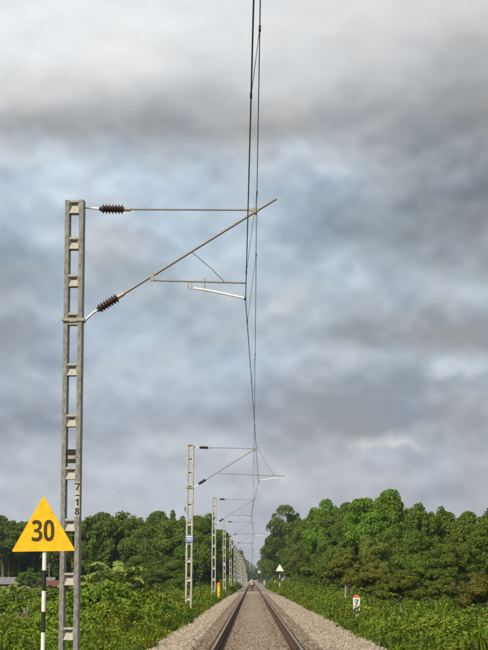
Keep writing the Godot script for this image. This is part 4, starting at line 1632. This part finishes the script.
# ---------------------------------------------------------------- the yard in the field on the left
func make_yard() -> void:
	var g := ground(-34.0, -250.0)
	var t := thing("hut", "low brick hut with grey sheet roof behind the small round tree", "hut", Vector3(-34.0, g, -250.0))
	var b := Builder.new()
	# walls with a door and two window openings
	for w in [[-4.0, -2.6, 0.0, 2.3], [-2.6, -1.7, 2.0, 2.3], [-1.7, 0.2, 0.0, 2.3], [0.2, 1.2, 0.0, 0.9], [0.2, 1.2, 1.8, 2.3], [1.2, 4.0, 0.0, 2.3]]:
		b.box(Vector3((w[0] + w[1]) / 2.0, (w[2] + w[3]) / 2.0, 2.0), Vector3(w[1] - w[0], w[3] - w[2], 0.2))
	b.box(Vector3(0, 1.15, -2.0), Vector3(8.0, 2.3, 0.2))
	for s in [-1, 1]:
		b.box(Vector3(3.9 * s, 1.15, 0), Vector3(0.2, 2.3, 3.8))
	part(t, "wall", b.done(), mats.wall)
	b = Builder.new()
	b.box(Vector3(-2.15, 1.0, 1.96), Vector3(0.9, 2.0, 0.06))
	part(t, "door", b.done(), mats.dark_wood)
	b = Builder.new()
	b.box(Vector3(0.7, 1.35, 1.96), Vector3(1.0, 0.9, 0.05))
	part(t, "window_shutter", b.done(), mats.dark_wood)
	for s in [-1, 1]:
		b = Builder.new()
		for k in 24:
			var x0 := -4.6 + 9.2 * k / 24.0
			var x1 := -4.6 + 9.2 * (k + 1) / 24.0
			var up := 0.05 if k % 2 == 0 else 0.0
			var dn := 0.05 - up
			b.quad(Vector3(x0, 2.2 + up, 2.9 * s), Vector3(x1, 2.2 + dn, 2.9 * s), Vector3(x1, 3.25 + dn, 0), Vector3(x0, 3.25 + up, 0))
		part(t, "roof_sheet", b.done(), mats.roof)
	# second roof to the right
	g = ground(-30.2, -244.0)
	t = thing("shed", "reddish lean-to shed seen behind the striped sign post", "shed", Vector3(-30.0, g, -244.0))
	b = Builder.new()
	b.box(Vector3(0, 1.0, 0), Vector3(3.4, 2.0, 2.4))
	part(t, "wall", b.done(), mats.wall)
	b = Builder.new()
	b.box(Vector3(0, 2.25, 0), Vector3(4.2, 0.06, 3.4), Basis(Vector3.RIGHT, 0.25))
	part(t, "roof_sheet", b.done(), mats.shed_roof)
	# fence
	g = ground(-22.0, -165.0)
	t = thing("fence", "thin wooden post and rail fence across the field by the yellow sign", "fence", Vector3(-20.5, 0, -168.0))
	var feet := []
	for k in 9:
		var x := -2.2 + k * 0.95
		g = ground(-20.5 + x, -168.0)
		rod(t, "post", [Vector3(x, g - 0.3, 0), Vector3(x + 0.02 * rng.randfn(), g + 1.25, 0)], 0.05, mats.pale_bark, 7)
		feet.append(g)
	for k in 2:
		rod(t, "rail", [Vector3(-2.4, feet[0] + 0.65 + 0.45 * k, 0.06), Vector3(1.5, feet[4] + 0.62 + 0.45 * k, 0.06), Vector3(5.6, feet[8] + 0.65 + 0.45 * k, 0.06)], 0.03, mats.pale_bark, 6)
	g = ground(-16.5, -160.0)
	t = thing("low_wall", "short weathered white wall behind the numbered mast", "wall", Vector3(-16.4, g, -160.0))
	b = Builder.new()
	b.box(Vector3(0, 0.3, 0), Vector3(2.2, 0.9, 0.2))
	part(t, "wall_panel", b.done(), mats.old_white)
	b = Builder.new()
	b.box(Vector3(0, 0.785, 0), Vector3(2.3, 0.07, 0.28))
	part(t, "coping", b.done(), mats.old_white)
	# pale dry stalks
	g = ground(-12.9, -95.0)
	t = thing("dry_stalks", "cluster of pale dry broken stalks in the field left of the sign post", "dry plant", Vector3(-12.9, g, -95.0))
	rng.seed = 44
	for k in 11:
		var a := rng.randf() * TAU
		var q := 0.28 * sqrt(rng.randf())
		var p := Vector3(cos(a) * q, -0.1, sin(a) * q)
		var h := rng.randf_range(0.6, 1.4)
		rod(t, "stalk", [p, p * 1.3 + Vector3(rng.randf_range(-0.1, 0.1), h * 0.6, 0), p * 1.7 + Vector3(rng.randf_range(-0.25, 0.25), h, 0.05)], 0.03, mats.pale_bark, 6)


# ---------------------------------------------------------------- the scene
func _ready() -> void:
	rng.seed = 1
	var cam := Camera3D.new()
	cam.name = "camera"
	cam.fov = 22.286
	cam.near = 0.1
	cam.far = 6000.0
	cam.position = Vector3(0, 1.34, 0)
	cam.rotation_degrees = Vector3(8.768, 0.2745, 0)
	add_child(cam)
	cam.current = true
	make_materials()
	var env := Environment.new()
	env.background_mode = Environment.BG_SKY
	env.sky = make_sky()
	env.tonemap_mode = Environment.TONE_MAPPER_LINEAR
	env.tonemap_exposure = EXPOSURE
	env.sdfgi_enabled = true
	env.ssao_enabled = true
	env.ssil_enabled = true
	env.fog_enabled = FOG > 0.0
	env.fog_density = FOG
	env.fog_light_color = Color(0.80, 0.87, 0.95)
	var we := WorldEnvironment.new()
	we.name = "environment"
	we.environment = env
	add_child(we)
	var sun := DirectionalLight3D.new()
	sun.name = "sun"
	sun.light_energy = 0.6
	sun.light_color = Color(1.0, 0.95, 0.86)
	sun.light_angular_distance = 12.0
	sun.shadow_enabled = true
	sun.basis = Basis.looking_at(Vector3(0.55, -0.75, -0.80).normalized(), Vector3.UP)
	add_child(sun)
	make_ground()
	make_track()
	make_overhead_line()
	make_signs()
	make_woods()
	make_bananas()
	make_cover()
	make_yard()
	make_person(Vector3(-0.02, -0.185, -209.0), 1.72, 0.15, 0.16, mats.shirt, "person in pale shirt and dark trousers walking along the track")
	make_person(Vector3(0.22, -0.185, -268.0), 1.68, PI, -0.14, mats.shirt2, "person in orange-brown top farther away, partly behind the first walker")
